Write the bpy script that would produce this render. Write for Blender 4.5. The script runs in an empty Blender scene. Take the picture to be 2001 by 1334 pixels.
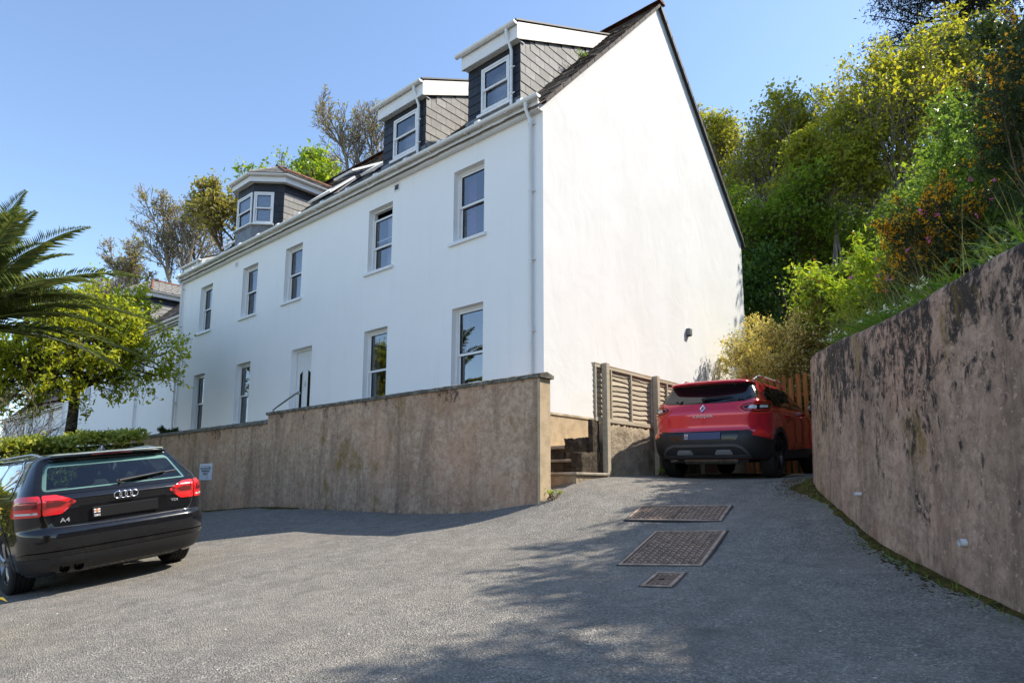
import bpy, bmesh, math, random
import numpy as np
from mathutils import Vector, Matrix
from mathutils.geometry import delaunay_2d_cdt

rnd = random.Random(7)
R = math.radians
scene = bpy.context.scene
COL = scene.collection

# ------------------------------------------------------------------ camera
cam_d = bpy.data.cameras.new('camera')
cam_d.sensor_width = 36.0
cam_d.lens = 36.0 * 1267.2 / 2001.0
cam_d.shift_y = 104.7 / 2001.0
cam_d.clip_end = 2000.0
cam_d.clip_start = 0.05
cam = bpy.data.objects.new('camera', cam_d)
COL.objects.link(cam)
_yaw, _pit, _rol = R(41.48876), R(8.00684), R(0.1655)
_f = Vector((-math.sin(_yaw) * math.cos(_pit), math.cos(_yaw) * math.cos(_pit), math.sin(_pit)))
_r = Vector((math.cos(_yaw), math.sin(_yaw), 0))
_u = _r.cross(_f)
_r2 = math.cos(_rol) * _r + math.sin(_rol) * _u
_u2 = -math.sin(_rol) * _r + math.cos(_rol) * _u
CAMPOS = Vector((6.6394, -8.3048, 0.0))
_m = Matrix((_r2, _u2, -_f)).transposed().to_4x4()
_m.translation = CAMPOS
cam.matrix_world = _m
scene.camera = cam

# ------------------------------------------------------------------ world and sun
SUN_EL, SUN_AZ = R(48.5), R(39.0)          # azimuth from +Y towards +X
world = bpy.data.worlds.new('World')
scene.world = world
world.use_nodes = True
wn = world.node_tree
bg = wn.nodes['Background']
sky = wn.nodes.new('ShaderNodeTexSky')
sky.sky_type = 'NISHITA'
sky.sun_disc = False
sky.sun_elevation = SUN_EL
sky.sun_rotation = SUN_AZ
sky.air_density = 1.0
sky.dust_density = 0.35
sky.ozone_density = 1.8
wn.links.new(sky.outputs[0], bg.inputs[0])
bg.inputs[1].default_value = 0.123
sun_d = bpy.data.lights.new('sun', 'SUN')
sun_d.energy = 3.2
sun_d.angle = R(0.53)
sun_d.color = (1.0, 0.93, 0.82)
sun = bpy.data.objects.new('sun', sun_d)
COL.objects.link(sun)
SUNV = Vector((math.sin(SUN_AZ) * math.cos(SUN_EL), math.cos(SUN_AZ) * math.cos(SUN_EL), math.sin(SUN_EL)))
sun.rotation_euler = SUNV.to_track_quat('Z', 'Y').to_euler()
sun.location = (20, 30, 40)
scene.view_settings.view_transform = 'Standard'
scene.view_settings.look = 'None'
scene.view_settings.gamma = 1.0
scene.view_settings.use_curve_mapping = False
scene.view_settings.exposure = 1.22
scene.cycles.use_denoising = True
scene.cycles.max_bounces = 7
scene.cycles.diffuse_bounces = 3
scene.cycles.glossy_bounces = 4
scene.cycles.transmission_bounces = 4
scene.cycles.transparent_max_bounces = 12
scene.cycles.caustics_reflective = False
scene.cycles.caustics_refractive = False
scene.cycles.sample_clamp_indirect = 6.0

# ------------------------------------------------------------------ helpers
def tag(o, label=None, cat=None, group=None, kind=None):
    if label: o['label'] = label
    if cat: o['category'] = cat
    if group: o['group'] = group
    if kind: o['kind'] = kind
    return o

def link(name, me, mat=None, parent=None):
    o = bpy.data.objects.new(name, me)
    COL.objects.link(o)
    if mat is not None and me is not None and len(me.materials) == 0:
        for m in (mat if isinstance(mat, (list, tuple)) else [mat]):
            me.materials.append(m)
    if parent is not None:
        o.parent = parent
    return o

def empty(name, loc=(0, 0, 0), rot=(0, 0, 0), parent=None):
    o = bpy.data.objects.new(name, None)
    o.empty_display_size = 0.2
    COL.objects.link(o)
    o.location = loc
    o.rotation_euler = rot
    if parent is not None:
        o.parent = parent
    return o

class MB:
    """collects geometry for one mesh"""
    def __init__(s, M=None):
        s.v, s.f, s.M, s.mi = [], [], M, []
    def add(s, vs, fs, mi=0):
        b = len(s.v)
        if s.M is not None:
            vs = [tuple(s.M @ Vector(p)) for p in vs]
        s.v += [tuple(p) for p in vs]
        s.f += [tuple(b + i for i in f) for f in fs]
        s.mi += [mi] * len(fs)
        return s
    def box(s, x0, x1, y0, y1, z0, z1, mi=0):
        return s.add([(x0, y0, z0), (x1, y0, z0), (x1, y1, z0), (x0, y1, z0), (x0, y0, z1), (x1, y0, z1), (x1, y1, z1), (x0, y1, z1)],
                     [(0, 3, 2, 1), (4, 5, 6, 7), (0, 1, 5, 4), (1, 2, 6, 5), (2, 3, 7, 6), (3, 0, 4, 7)], mi)
    def cbox(s, x0, x1, y0, y1, z0, z1, c=0.006, mi=0):
        """box with chamfered edges"""
        bm = bmesh.new()
        bmesh.ops.create_cube(bm, size=1)
        for v in bm.verts:
            v.co = Vector(((x0 + x1) / 2 + v.co.x * (x1 - x0), (y0 + y1) / 2 + v.co.y * (y1 - y0), (z0 + z1) / 2 + v.co.z * (z1 - z0)))
        bmesh.ops.bevel(bm, geom=bm.edges[:], offset=c, segments=1, affect='EDGES')
        bm.verts.index_update()
        s.add([v.co[:] for v in bm.verts], [[v.index for v in f.verts] for f in bm.faces], mi)
        bm.free()
        return s
    def tube(s, pts, r, n=8, caps=True, mi=0):
        pts = [Vector(p) for p in pts]
        rs = r if isinstance(r, (list, tuple)) else [r] * len(pts)
        vs, fs = [], []
        up = None
        for i, p in enumerate(pts):
            d = (pts[min(i + 1, len(pts) - 1)] - pts[max(i - 1, 0)]).normalized()
            if up is None:
                a = Vector((0, 0, 1)) if abs(d.z) < 0.9 else Vector((1, 0, 0))
                up = d.cross(a).normalized()
            else:
                up = (up - d * up.dot(d)).normalized()
            w = d.cross(up)
            for k in range(n):
                t = 2 * math.pi * k / n
                vs.append(p + (up * math.cos(t) + w * math.sin(t)) * rs[i])
        for i in range(len(pts) - 1):
            for k in range(n):
                a, b = i * n + k, i * n + (k + 1) % n
                fs.append((a, b, b + n, a + n))
        if caps:
            fs.append(tuple(range(n - 1, -1, -1)))
            fs.append(tuple((len(pts) - 1) * n + k for k in range(n)))
        return s.add(vs, fs, mi)
    def prism(s, poly, d0, d1, axis='y', mi=0):
        """poly = list of 2D points, extruded along an axis"""
        n = len(poly)
        def P(a, b, t):
            return {'y': (a, t, b), 'x': (t, a, b), 'z': (a, b, t)}[axis]
        vs = [P(a, b, d0) for a, b in poly] + [P(a, b, d1) for a, b in poly]
        fs = [tuple(range(n)), tuple(range(2 * n - 1, n - 1, -1))] + [(i, (i + 1) % n, n + (i + 1) % n, n + i) for i in range(n)]
        return s.add(vs, fs, mi)
    def mesh(s, name, smooth=False, angle=None, keep=False):
        me = bpy.data.meshes.new(name)
        me.from_pydata(s.v, [], s.f)
        me.update()
        if not keep:
            bm = bmesh.new(); bm.from_mesh(me)
            bmesh.ops.recalc_face_normals(bm, faces=bm.faces[:])
            bm.to_mesh(me); bm.free()
        if any(s.mi):
            me.polygons.foreach_set('material_index', s.mi)
        if smooth:
            me.polygons.foreach_set('use_smooth', [True] * len(me.polygons))
            if angle:
                me.set_sharp_from_angle(angle=R(angle))
        return me
    def build(s, name, mat, parent=None, smooth=False, angle=None, keep=False):
        return link(name, s.mesh(name, smooth, angle, keep), mat, parent)

def np_mesh(name, V, F, mat, parent=None, smooth=False, matidx=None):
    """fast mesh from numpy arrays: V (n,3), F (m,k)"""
    V = np.asarray(V, np.float32); F = np.asarray(F, np.int32)
    me = bpy.data.meshes.new(name)
    k = F.shape[1]
    me.vertices.add(len(V)); me.vertices.foreach_set('co', V.ravel())
    me.loops.add(F.size); me.loops.foreach_set('vertex_index', F.ravel())
    me.polygons.add(len(F))
    me.polygons.foreach_set('loop_start', np.arange(0, F.size, k, dtype=np.int32))
    me.polygons.foreach_set('loop_total', np.full(len(F), k, np.int32))
    if matidx is not None:
        me.polygons.foreach_set('material_index', np.asarray(matidx, np.int32))
    me.polygons.foreach_set('use_smooth', np.full(len(F), smooth, bool))
    me.update(calc_edges=True)
    return link(name, me, mat, parent)

# ------------------------------------------------------------------ material helpers
class NM:
    def __init__(s, name, rough=0.6, metal=0.0, spec=0.5):
        s.m = bpy.data.materials.new(name)
        s.m.use_nodes = True
        s.nt = s.m.node_tree
        s.b = s.nt.nodes['Principled BSDF']
        s.out = s.nt.nodes['Material Output']
        s.b.inputs['Roughness'].default_value = rough
        s.b.inputs['Metallic'].default_value = metal
        s.b.inputs['Specular IOR Level'].default_value = spec
        s._tc = None
    def n(s, t, **kw):
        nd = s.nt.nodes.new(t)
        for k, v in kw.items():
            setattr(nd, k, v)
        return nd
    def link(s, a, b):
        s.nt.links.new(a, b)
    def co(s, scale=(1, 1, 1), kind='Object', loc=(0, 0, 0)):
        tc = s.n('ShaderNodeTexCoord')
        mp = s.n('ShaderNodeMapping')
        mp.inputs['Scale'].default_value = scale
        mp.inputs['Location'].default_value = loc
        s.link(tc.outputs[kind], mp.inputs[0])
        return mp.outputs[0]
    def noise(s, scale, detail=4, rough=0.6, vec=None, dist=0.0):
        t = s.n('ShaderNodeTexNoise')
        t.inputs['Scale'].default_value = scale
        t.inputs['Detail'].default_value = detail
        t.inputs['Roughness'].default_value = rough
        t.inputs['Distortion'].default_value = dist
        s.link(vec if vec is not None else s.co(), t.inputs['Vector'])
        return t.outputs['Fac']
    def voro(s, scale, vec=None, feature='F1', out='Distance'):
        t = s.n('ShaderNodeTexVoronoi')
        t.feature = feature
        t.inputs['Scale'].default_value = scale
        s.link(vec if vec is not None else s.co(), t.inputs['Vector'])
        return t.outputs[out]
    def ramp(s, fac, stops):
        r = s.n('ShaderNodeValToRGB')
        e = r.color_ramp.elements
        while len(e) < len(stops):
            e.new(0.5)
        for i, (p, c) in enumerate(stops):
            e[i].position = p
            e[i].color = tuple(c) + (1,) if not isinstance(c, (int, float)) else (c, c, c, 1)
        s.link(fac, r.inputs[0])
        return r.outputs[0]
    def mix(s, fac, a, b, mode='MIX'):
        m = s.n('ShaderNodeMix', data_type='RGBA', blend_type=mode)
        for sock, v in ((m.inputs[0], fac), (m.inputs[6], a), (m.inputs[7], b)):
            if hasattr(v, 'is_linked'):
                s.link(v, sock)
            elif isinstance(v, (int, float)):
                sock.default_value = v
            else:
                sock.default_value = tuple(v) + (1,)
        return m.outputs[2]
    def math(s, op, a, b=0.0, c=0.0):
        m = s.n('ShaderNodeMath', operation=op)
        for i, v in enumerate((a, b, c)):
            if hasattr(v, 'is_linked'):
                s.link(v, m.inputs[i])
            else:
                m.inputs[i].default_value = v
        return m.outputs[0]
    def sep(s, vec):
        x = s.n('ShaderNodeSeparateXYZ')
        s.link(vec, x.inputs[0])
        return x.outputs
    def col(s, c):
        if hasattr(c, 'is_linked'):
            s.link(c, s.b.inputs['Base Color'])
        else:
            s.b.inputs['Base Color'].default_value = tuple(c) + (1,)
        return s
    def rgh(s, v):
        s.link(v, s.b.inputs['Roughness'])
        return s
    def bump(s, h, strength=0.3, dist=0.02):
        b = s.n('ShaderNodeBump')
        b.inputs['Strength'].default_value = strength
        b.inputs['Distance'].default_value = dist
        s.link(h, b.inputs['Height'])
        s.link(b.outputs[0], s.b.inputs['Normal'])
        return s
    def rand(s):
        return s.n('ShaderNodeObjectInfo').outputs['Random']
    def island(s):
        return s.n('ShaderNodeNewGeometry').outputs['Random Per Island']

def plain(name, col, rough=0.5, metal=0.0, spec=0.5, var=0.12, scale=6.0, bump=0.0):
    m = NM(name, rough, metal, spec)
    c2 = tuple(max(0.0, x * (1 - var * 2)) for x in col)
    c3 = tuple(min(1.0, x * (1 + var)) for x in col)
    nz = m.noise(scale, 5, 0.65)
    m.col(m.ramp(nz, [(0.3, c2), (0.55, col), (0.75, c3)]))
    if bump:
        m.bump(m.noise(scale * 6, 4), bump, 0.01)
    return m.m

MAT = {}
def build_materials():
    # asphalt: grey binder with pale chippings
    m = NM('asphalt', 0.85, 0, 0.35)
    v = m.co()
    chips = m.voro(95, v, out='Color')
    sp = m.sep(chips)
    base = m.ramp(sp[0], [(0.0, (0.12, 0.111, 0.099)), (0.5, (0.235, 0.217, 0.188)), (0.85, (0.34, 0.313, 0.265)), (1.0, (0.52, 0.48, 0.41))])
    big = m.noise(0.7, 5, 0.6, v)
    c = m.mix(m.ramp(big, [(0.35, 0.0), (0.7, 0.5)]), base, (0.29, 0.255, 0.205))
    mid = m.noise(5, 5, 0.7, v)
    c = m.mix(m.ramp(mid, [(0.42, 0.32), (0.6, 0.0)]), c, (0.09, 0.086, 0.08))
    grain = m.noise(60, 3, 0.8, v)
    c = m.mix(m.ramp(grain, [(0.66, 0.0), (0.74, 0.55)]), c, (0.04, 0.04, 0.04))
    # worn pale tracks, damp dark stains and hairline cracks
    wr = m.noise(1.3, 6, 0.7, m.co((0.5, 1.2, 1), loc=(4, 9, 0)), 0.6)
    c = m.mix(m.ramp(wr, [(0.50, 0.0), (0.68, 0.42)]), c, (0.33, 0.30, 0.255))
    trk = m.noise(1.0, 4, 0.6, m.co((1.5, 0.18, 1), loc=(2, 5, 0)), 0.3)
    c = m.mix(m.ramp(trk, [(0.52, 0.0), (0.66, 0.30)]), c, (0.12, 0.112, 0.10))
    stn = m.noise(2.4, 7, 0.7, m.co(loc=(8, 3, 1)), 0.4)
    c = m.mix(m.ramp(stn, [(0.58, 0.0), (0.70, 0.45)]), c, (0.075, 0.07, 0.065))
    m.col(c)
    h = m.math('ADD', m.voro(95, v), m.math('MULTIPLY', m.noise(45, 3, 0.7, v), 0.8))
    m.bump(h, 0.9, 0.012)
    MAT['asphalt'] = m.m
    # white render
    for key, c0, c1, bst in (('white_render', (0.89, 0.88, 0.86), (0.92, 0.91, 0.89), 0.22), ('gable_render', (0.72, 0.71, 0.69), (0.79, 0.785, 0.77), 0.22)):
        m = NM(key, 0.85, 0, 0.25)
        v = m.co()
        a = m.noise(0.8, 6, 0.6, v)
        st = m.noise(2.2, 5, 0.7, m.co((1.6, 1.6, 0.12)))
        c = m.mix(m.ramp(a, [(0.3, 0.0), (0.7, 1.0)]), c0, c1)
        c = m.mix(m.ramp(st, [(0.55, 0.0), (0.8, 0.22)]), c, (0.66, 0.65, 0.62))
        run = m.noise(7, 4, 0.7, m.co((1.3, 1.3, 0.05), loc=(3, 0, 0)))
        c = m.mix(m.ramp(run, [(0.60, 0.0), (0.72, 0.16)]), c, (0.62, 0.60, 0.55))
        sp = m.noise(30, 2, 0.5, v)
        c = m.mix(m.ramp(sp, [(0.74, 0.0), (0.78, 0.25)]), c, (0.55, 0.53, 0.5))
        m.col(c)
        h = m.math('ADD', m.math('MULTIPLY', m.noise(1.6, 3, 0.5, m.co((1, 1, 0.7)), 1.2), 1.0), m.math('MULTIPLY', m.noise(40, 4, 0.7, v), 0.12))
        m.bump(h, bst, 0.05)
        MAT[key] = m.m
    # brown render of the parking wall and of the retaining wall
    def render_wall(key, base, pale, dark, ztop, black, moss, zbase, zs=0.42, spot=0.0):
        m = NM(key, 0.9, 0, 0.2)
        v = m.co()
        z = m.sep(m.co())[2]
        stre = m.noise(1.9, 8, 0.72, m.co((1.2, 1.2, 0.24)), 0.7)
        stre2 = m.noise(9, 6, 0.7, m.co((1.2, 1.2, 0.12), loc=(3, 1, 0)), 0.3)
        blot = m.noise(2.6, 9, 0.75, v, 0.9)
        pit = m.noise(11, 6, 0.75, v, 0.4)
        c = m.mix(m.ramp(blot, [(0.36, 0.0), (0.62, 1.0)]), base, pale)
        c = m.mix(m.ramp(pit, [(0.40, 0.5), (0.55, 0.0)]), c, dark)
        c = m.mix(m.ramp(stre, [(0.47, 0.0), (0.64, 0.62)]), c, dark)
        c = m.mix(m.ramp(stre2, [(0.58, 0.0), (0.70, 0.3)]), c, tuple(x * 1.15 for x in pale))
        c = m.mix(m.ramp(m.noise(0.9, 5, 0.6, m.co(loc=(5, 2, 9))), [(0.5, 0.0), (0.66, 0.35)]), c, (pale[0] * 1.05, pale[1] * 0.74, pale[2] * 0.62))
        # black algae that runs down from the top
        t = m.math('SUBTRACT', ztop, z) if not hasattr(ztop, 'is_linked') else ztop
        al = m.noise(2.6, 8, 0.75, m.co((1.1, 1.1, zs), loc=(1, 7, 2)), 0.8)
        if spot:
            al = m.math('ADD', al, m.math('MULTIPLY', m.math('SUBTRACT', m.noise(15, 4, 0.65, m.co((1.1, 1.1, 0.7)), 0.6), 0.5), spot))
        thr = m.math('ADD', al, m.math('MULTIPLY', t, -black[1]))
        c = m.mix(m.ramp(thr, [(black[0], 0.0), (black[0] + 0.11, black[2])]), c, (0.018, 0.018, 0.019))
        # pale lichen flecks on the algae
        fl = m.noise(26, 3, 0.6, v, 0.5)
        c = m.mix(m.ramp(fl, [(0.62, 0.0), (0.67, 0.7)]), c, tuple(x * 1.1 for x in pale))
        # ochre moss
        mo = m.noise(1.5, 7, 0.7, m.co((1, 1, 0.5), loc=(11, 4, 6)), 0.4)
        c = m.mix(m.ramp(mo, [(moss - 0.04, 0.0), (moss + 0.06, 0.8)]), c, (0.22, 0.135, 0.025))
        # damp darkening where the wall meets the ground
        lw = m.math('ADD', m.noise(4, 5, 0.7, m.co((1, 1, 0.6), loc=(2, 2, 2))), m.math('MULTIPLY', m.math('SUBTRACT', z, zbase), -0.6))
        c = m.mix(m.ramp(lw, [(0.50, 0.0), (0.66, 0.7)]), c, (0.05, 0.048, 0.025))
        m.col(c)
        h = m.math('ADD', m.math('MULTIPLY', m.noise(2.5, 6, 0.65, v), 1.0), m.math('MULTIPLY', m.noise(55, 5, 0.7, v), 0.25))
        m.bump(h, 0.8, 0.045)
        MAT[key] = m.m
    render_wall('brown_render', (0.46, 0.295, 0.19), (0.60, 0.43, 0.305), (0.20, 0.125, 0.085), 1.92, (0.50, 0.30, 0.75), 0.60, 0.0, 0.5, 0.3)
    render_wall('retaining_render', (0.42, 0.27, 0.185), (0.58, 0.385, 0.275), (0.14, 0.092, 0.066), 1.5, (0.40, 0.13, 0.92), 0.60, -0.55, 0.6, 0.55)
    MAT['tan_render'] = plain('tan_render', (0.52, 0.40, 0.26), 0.9, 0, 0.2, 0.12, 5, 0.5)
    # coping: rough concrete with lichen
    m = NM('coping', 0.95, 0, 0.2)
    v = m.co()
    c = m.ramp(m.noise(9, 8, 0.75, v), [(0.33, (0.055, 0.05, 0.042)), (0.5, (0.15, 0.135, 0.11)), (0.62, (0.30, 0.28, 0.23)), (0.75, (0.42, 0.40, 0.35))])
    c = m.mix(m.ramp(m.noise(22, 4, 0.6, v), [(0.6, 0.0), (0.66, 0.6)]), c, (0.4, 0.38, 0.33))
    m.col(c); m.bump(m.noise(28, 7, 0.75, v), 0.9, 0.03)
    MAT['coping'] = m.m
    m = NM('rough_cement', 0.95, 0, 0.2)
    v = m.co()
    c = m.ramp(m.noise(4, 8, 0.7, v), [(0.3, (0.20, 0.155, 0.10)), (0.5, (0.42, 0.34, 0.235)), (0.7, (0.55, 0.46, 0.34))])
    c = m.mix(m.ramp(m.noise(2, 5, 0.6, m.co(loc=(3, 3, 3))), [(0.58, 0.0), (0.7, 0.6)]), c, (0.12, 0.095, 0.06))
    m.col(c); m.bump(m.noise(9, 8, 0.75, v), 1.0, 0.07)
    MAT['rough_cement'] = m.m
    m = NM('dark_stone', 0.95, 0, 0.2)
    v = m.co()
    m.col(m.ramp(m.noise(7, 8, 0.75, v), [(0.35, (0.035, 0.027, 0.02)), (0.55, (0.10, 0.078, 0.055)), (0.72, (0.22, 0.18, 0.13))]))
    m.bump(m.noise(12, 8, 0.75, v), 1.0, 0.05)
    MAT['dark_stone'] = m.m
    MAT['step_concrete'] = plain('step_concrete', (0.36, 0.31, 0.24), 0.9, 0, 0.2, 0.2, 8, 0.6)
    # plastic, slate, lead and so on
    MAT['upvc'] = plain('upvc', (0.80, 0.80, 0.79), 0.3, 0, 0.5, 0.03, 3)
    m = NM('upvc_weathered', 0.45)
    st = m.noise(5, 6, 0.7, m.co((1, 1, 0.25)))
    m.col(m.mix(m.ramp(st, [(0.42, 0.0), (0.7, 0.7)]), (0.62, 0.60, 0.53), (0.40, 0.38, 0.27)))
    MAT['upvc_weathered'] = m.m
    def slate(key, lo, hi, rough):
        m = NM(key, rough, 0, 0.4)
        v = m.co()
        rr = m.rand()
        c = m.mix(rr, lo, hi)
        c = m.mix(m.ramp(m.noise(7, 6, 0.7, v), [(0.35, 0.5), (0.65, 0.0)]), c, tuple(x * 0.62 for x in lo))
        m.col(c); m.bump(m.noise(35, 5, 0.7, v), 0.3, 0.01)
        MAT[key] = m.m
    slate('slate_dark', (0.014, 0.016, 0.021), (0.026, 0.029, 0.036), 0.5)
    slate('slate_pale', (0.30, 0.285, 0.26), (0.40, 0.38, 0.35), 0.8)
    m = NM('roof_slate', 0.85, 0, 0.3)
    v = m.co()
    c = m.ramp(m.island(), [(0.0, (0.05, 0.042, 0.038)), (0.5, (0.10, 0.082, 0.07)), (0.85, (0.155, 0.12, 0.10)), (1.0, (0.21, 0.135, 0.10))])
    c = m.mix(m.ramp(m.noise(6, 6, 0.7, v), [(0.52, 0.0), (0.66, 0.6)]), c, (0.25, 0.22, 0.16))
    m.col(c); m.bump(m.noise(30, 5, 0.7, v), 0.4, 0.01)
    MAT['roof_slate'] = m.m
    MAT['bay_slate'] = plain('bay_slate', (0.25, 0.235, 0.21), 0.85, 0, 0.3, 0.25, 9, 0.4)
    MAT['terracotta'] = plain('terracotta', (0.25, 0.115, 0.075), 0.85, 0, 0.3, 0.3, 9, 0.3)
    MAT['lead'] = plain('lead', (0.16, 0.17, 0.185), 0.5, 0.2, 0.5, 0.25, 7, 0.3)
    MAT['verge_black'] = plain('verge_black', (0.02, 0.02, 0.022), 0.6)
    MAT['galv'] = plain('galv', (0.38, 0.39, 0.40), 0.4, 0.8, 0.5, 0.1)
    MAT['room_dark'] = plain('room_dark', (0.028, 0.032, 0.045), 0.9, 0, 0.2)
    MAT['curtain_white'] = plain('curtain_white', (0.62, 0.62, 0.63), 0.9, 0, 0.1, 0.1, 10)
    MAT['curtain_purple'] = plain('curtain_purple', (0.30, 0.10, 0.30), 0.9, 0, 0.1, 0.2, 10)
    MAT['curtain_grey'] = plain('curtain_grey', (0.22, 0.22, 0.24), 0.9, 0, 0.1, 0.2, 10)
    # window glass: mostly clear with a fresnel mirror
    def glass(key, tint, ior=1.5, base=0.06, wav=0.012):
        m = NM(key)
        nt = m.nt
        nt.nodes.remove(m.b)
        tr = m.n('ShaderNodeBsdfTransparent'); tr.inputs[0].default_value = tint + (1,)
        gl = m.n('ShaderNodeBsdfGlossy'); gl.inputs['Roughness'].default_value = 0.0
        gl.inputs[0].default_value = (0.95, 0.97, 1, 1)
        bp = m.n('ShaderNodeBump'); bp.inputs['Strength'].default_value = wav; bp.inputs['Distance'].default_value = 0.3
        m.link(m.noise(1.3, 2, 0.5), bp.inputs['Height']); m.link(bp.outputs[0], gl.inputs['Normal'])
        fr = m.n('ShaderNodeFresnel'); fr.inputs[0].default_value = ior
        fac = m.math('MAXIMUM', m.math('MULTIPLY', fr.outputs[0], 1.9), base)
        fac = m.math('MINIMUM', fac, 1.0)
        mx = m.n('ShaderNodeMixShader')
        m.link(fac, mx.inputs[0]); m.link(tr.outputs[0], mx.inputs[1]); m.link(gl.outputs[0], mx.inputs[2])
        m.link(mx.outputs[0], m.out.inputs[0])
        MAT[key] = m.m
    glass('glass', (0.74, 0.80, 0.88), 1.52, 0.24)
    glass('car_glass', (0.66, 0.84, 0.80), 1.40, 0.04, 0.0)
    glass('car_glass_dark', (0.45, 0.50, 0.50), 1.5, 0.06, 0.0)
    # timber
    def wood(key, a, b, grain=(30, 30, 2)):
        m = NM(key, 0.85, 0, 0.25)
        g = m.noise(1.0, 6, 0.7, m.co(grain), 0.8)
        c = m.mix(m.ramp(g, [(0.35, 0.0), (0.65, 1.0)]), a, b)
        c = m.mix(m.math('MULTIPLY', m.rand(), 0.45), c, tuple(x * 0.6 for x in a))
        m.col(c); m.bump(g, 0.5, 0.01)
        MAT[key] = m.m
    wood('fence_wood', (0.42, 0.345, 0.235), (0.58, 0.50, 0.38), (25, 2, 30))
    wood('picket_wood', (0.16, 0.062, 0.018), (0.32, 0.14, 0.045), (30, 30, 2))
    MAT['iron'] = plain('iron', (0.16, 0.10, 0.07), 0.6, 0.35, 0.5, 0.35, 9, 0.4)
    MAT['iron_frame'] = plain('iron_frame', (0.42, 0.32, 0.25), 0.6, 0.35, 0.5, 0.3, 9, 0.3)
    # earth and moss
    m = NM('soil', 0.95, 0, 0.15)
    v = m.co()
    m.col(m.ramp(m.noise(1.5, 8, 0.7, v), [(0.3, (0.022, 0.028, 0.012)), (0.55, (0.05, 0.05, 0.022)), (0.75, (0.085, 0.065, 0.035))]))
    m.bump(m.noise(8, 6, 0.7, v), 0.8, 0.08)
    MAT['soil'] = m.m
    m = NM('moss', 0.95, 0, 0.1)
    v = m.co()
    m.col(m.ramp(m.noise(9, 7, 0.7, v), [(0.3, (0.035, 0.028, 0.012)), (0.5, (0.085, 0.068, 0.018)), (0.7, (0.19, 0.135, 0.035))]))
    m.bump(m.noise(50, 6, 0.7, v), 1.0, 0.03)
    MAT['moss'] = m.m
    # bark and foliage
    def bark(key, a, b):
        m = NM(key, 0.9, 0, 0.2)
        g = m.noise(1.0, 6, 0.7, m.co((12, 12, 3)))
        m.col(m.mix(m.ramp(g, [(0.35, 0.0), (0.65, 1.0)]), a, b)); m.bump(g, 0.6, 0.02)
        MAT[key] = m.m
    bark('bark_dark', (0.035, 0.026, 0.018), (0.095, 0.075, 0.055))
    bark('bark_grey', (0.20, 0.17, 0.13), (0.38, 0.33, 0.26))
    bark('bark_brown', (0.075, 0.05, 0.03), (0.19, 0.135, 0.085))
    def leaf(key, cols, trans=0.45, rough=0.45, spec=0.4):
        m = NM(key, rough, 0, spec)
        isl = m.island()
        n = len(cols)
        c = m.ramp(isl, [(i / max(1, n - 1), cc) for i, cc in enumerate(cols)])
        m.col(c)
        t = m.n('ShaderNodeBsdfTranslucent')
        tc = m.mix(1.0, c, (1.7, 1.55, 0.6), 'MULTIPLY')
        m.link(tc, t.inputs[0])
        mx = m.n('ShaderNodeMixShader'); mx.inputs[0].default_value = trans
        m.link(m.b.outputs[0], mx.inputs[1]); m.link(t.outputs[0], mx.inputs[2])
        m.link(mx.outputs[0], m.out.inputs[0])
        MAT[key] = m.m
    leaf('leaf_lime', [(0.145, 0.189, 0.029), (0.304, 0.341, 0.043), (0.478, 0.45, 0.058), (0.232, 0.275, 0.036)], 0.5)
    leaf('leaf_spring', [(0.119, 0.21, 0.028), (0.224, 0.35, 0.042), (0.336, 0.42, 0.049), (0.168, 0.28, 0.035)], 0.5)
    leaf('leaf_green', [(0.069, 0.142, 0.032), (0.138, 0.24, 0.05), (0.219, 0.344, 0.069)], 0.4)
    leaf('leaf_dark', [(0.019, 0.038, 0.013), (0.038, 0.07, 0.022), (0.065, 0.1, 0.029)], 0.2)
    leaf('leaf_conifer', [(0.008, 0.012, 0.008), (0.014, 0.022, 0.013), (0.022, 0.030, 0.016)], 0.1, 0.7)
    leaf('leaf_cream', [(0.156, 0.172, 0.055), (0.53, 0.437, 0.203), (0.75, 0.686, 0.374), (0.203, 0.218, 0.062)], 0.4)
    leaf('leaf_hedge', [(0.163, 0.22, 0.033), (0.276, 0.325, 0.049), (0.439, 0.415, 0.065)], 0.3, 0.3, 0.5)
    leaf('leaf_palm', [(0.084, 0.132, 0.036), (0.18, 0.228, 0.06), (0.312, 0.336, 0.084)], 0.3, 0.35, 0.5)
    leaf('leaf_gold', [(0.25, 0.22, 0.03), (0.42, 0.34, 0.045), (0.52, 0.40, 0.06)], 0.4, 0.35, 0.5)
    leaf('leaf_bronze', [(0.14, 0.119, 0.042), (0.238, 0.175, 0.063), (0.182, 0.182, 0.042)], 0.4)
    leaf('leaf_acer', [(0.22, 0.30, 0.03), (0.36, 0.42, 0.045), (0.48, 0.48, 0.055)], 0.58)
    leaf('leaf_pale', [(0.22, 0.22, 0.07), (0.34, 0.30, 0.11), (0.26, 0.29, 0.06)], 0.5)
    leaf('gorse_flower', [(0.78, 0.42, 0.02), (0.85, 0.52, 0.03), (0.70, 0.33, 0.015)], 0.45)
    leaf('seed_head', [(0.20, 0.09, 0.04), (0.30, 0.15, 0.07)], 0.3)
    leaf('flower_white', [(0.75, 0.76, 0.74), (0.82, 0.82, 0.80)], 0.3)
    leaf('flower_pink', [(0.55, 0.12, 0.38), (0.65, 0.18, 0.48)], 0.3)
    leaf('grass', [(0.084, 0.182, 0.028), (0.14, 0.266, 0.039), (0.224, 0.308, 0.07)], 0.4)
    leaf('grass_dry', [(0.24, 0.252, 0.096), (0.336, 0.324, 0.156), (0.192, 0.228, 0.072)], 0.4)
    leaf('undergrowth', [(0.048, 0.085, 0.027), (0.094, 0.172, 0.039), (0.16, 0.252, 0.059)], 0.3)
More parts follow.
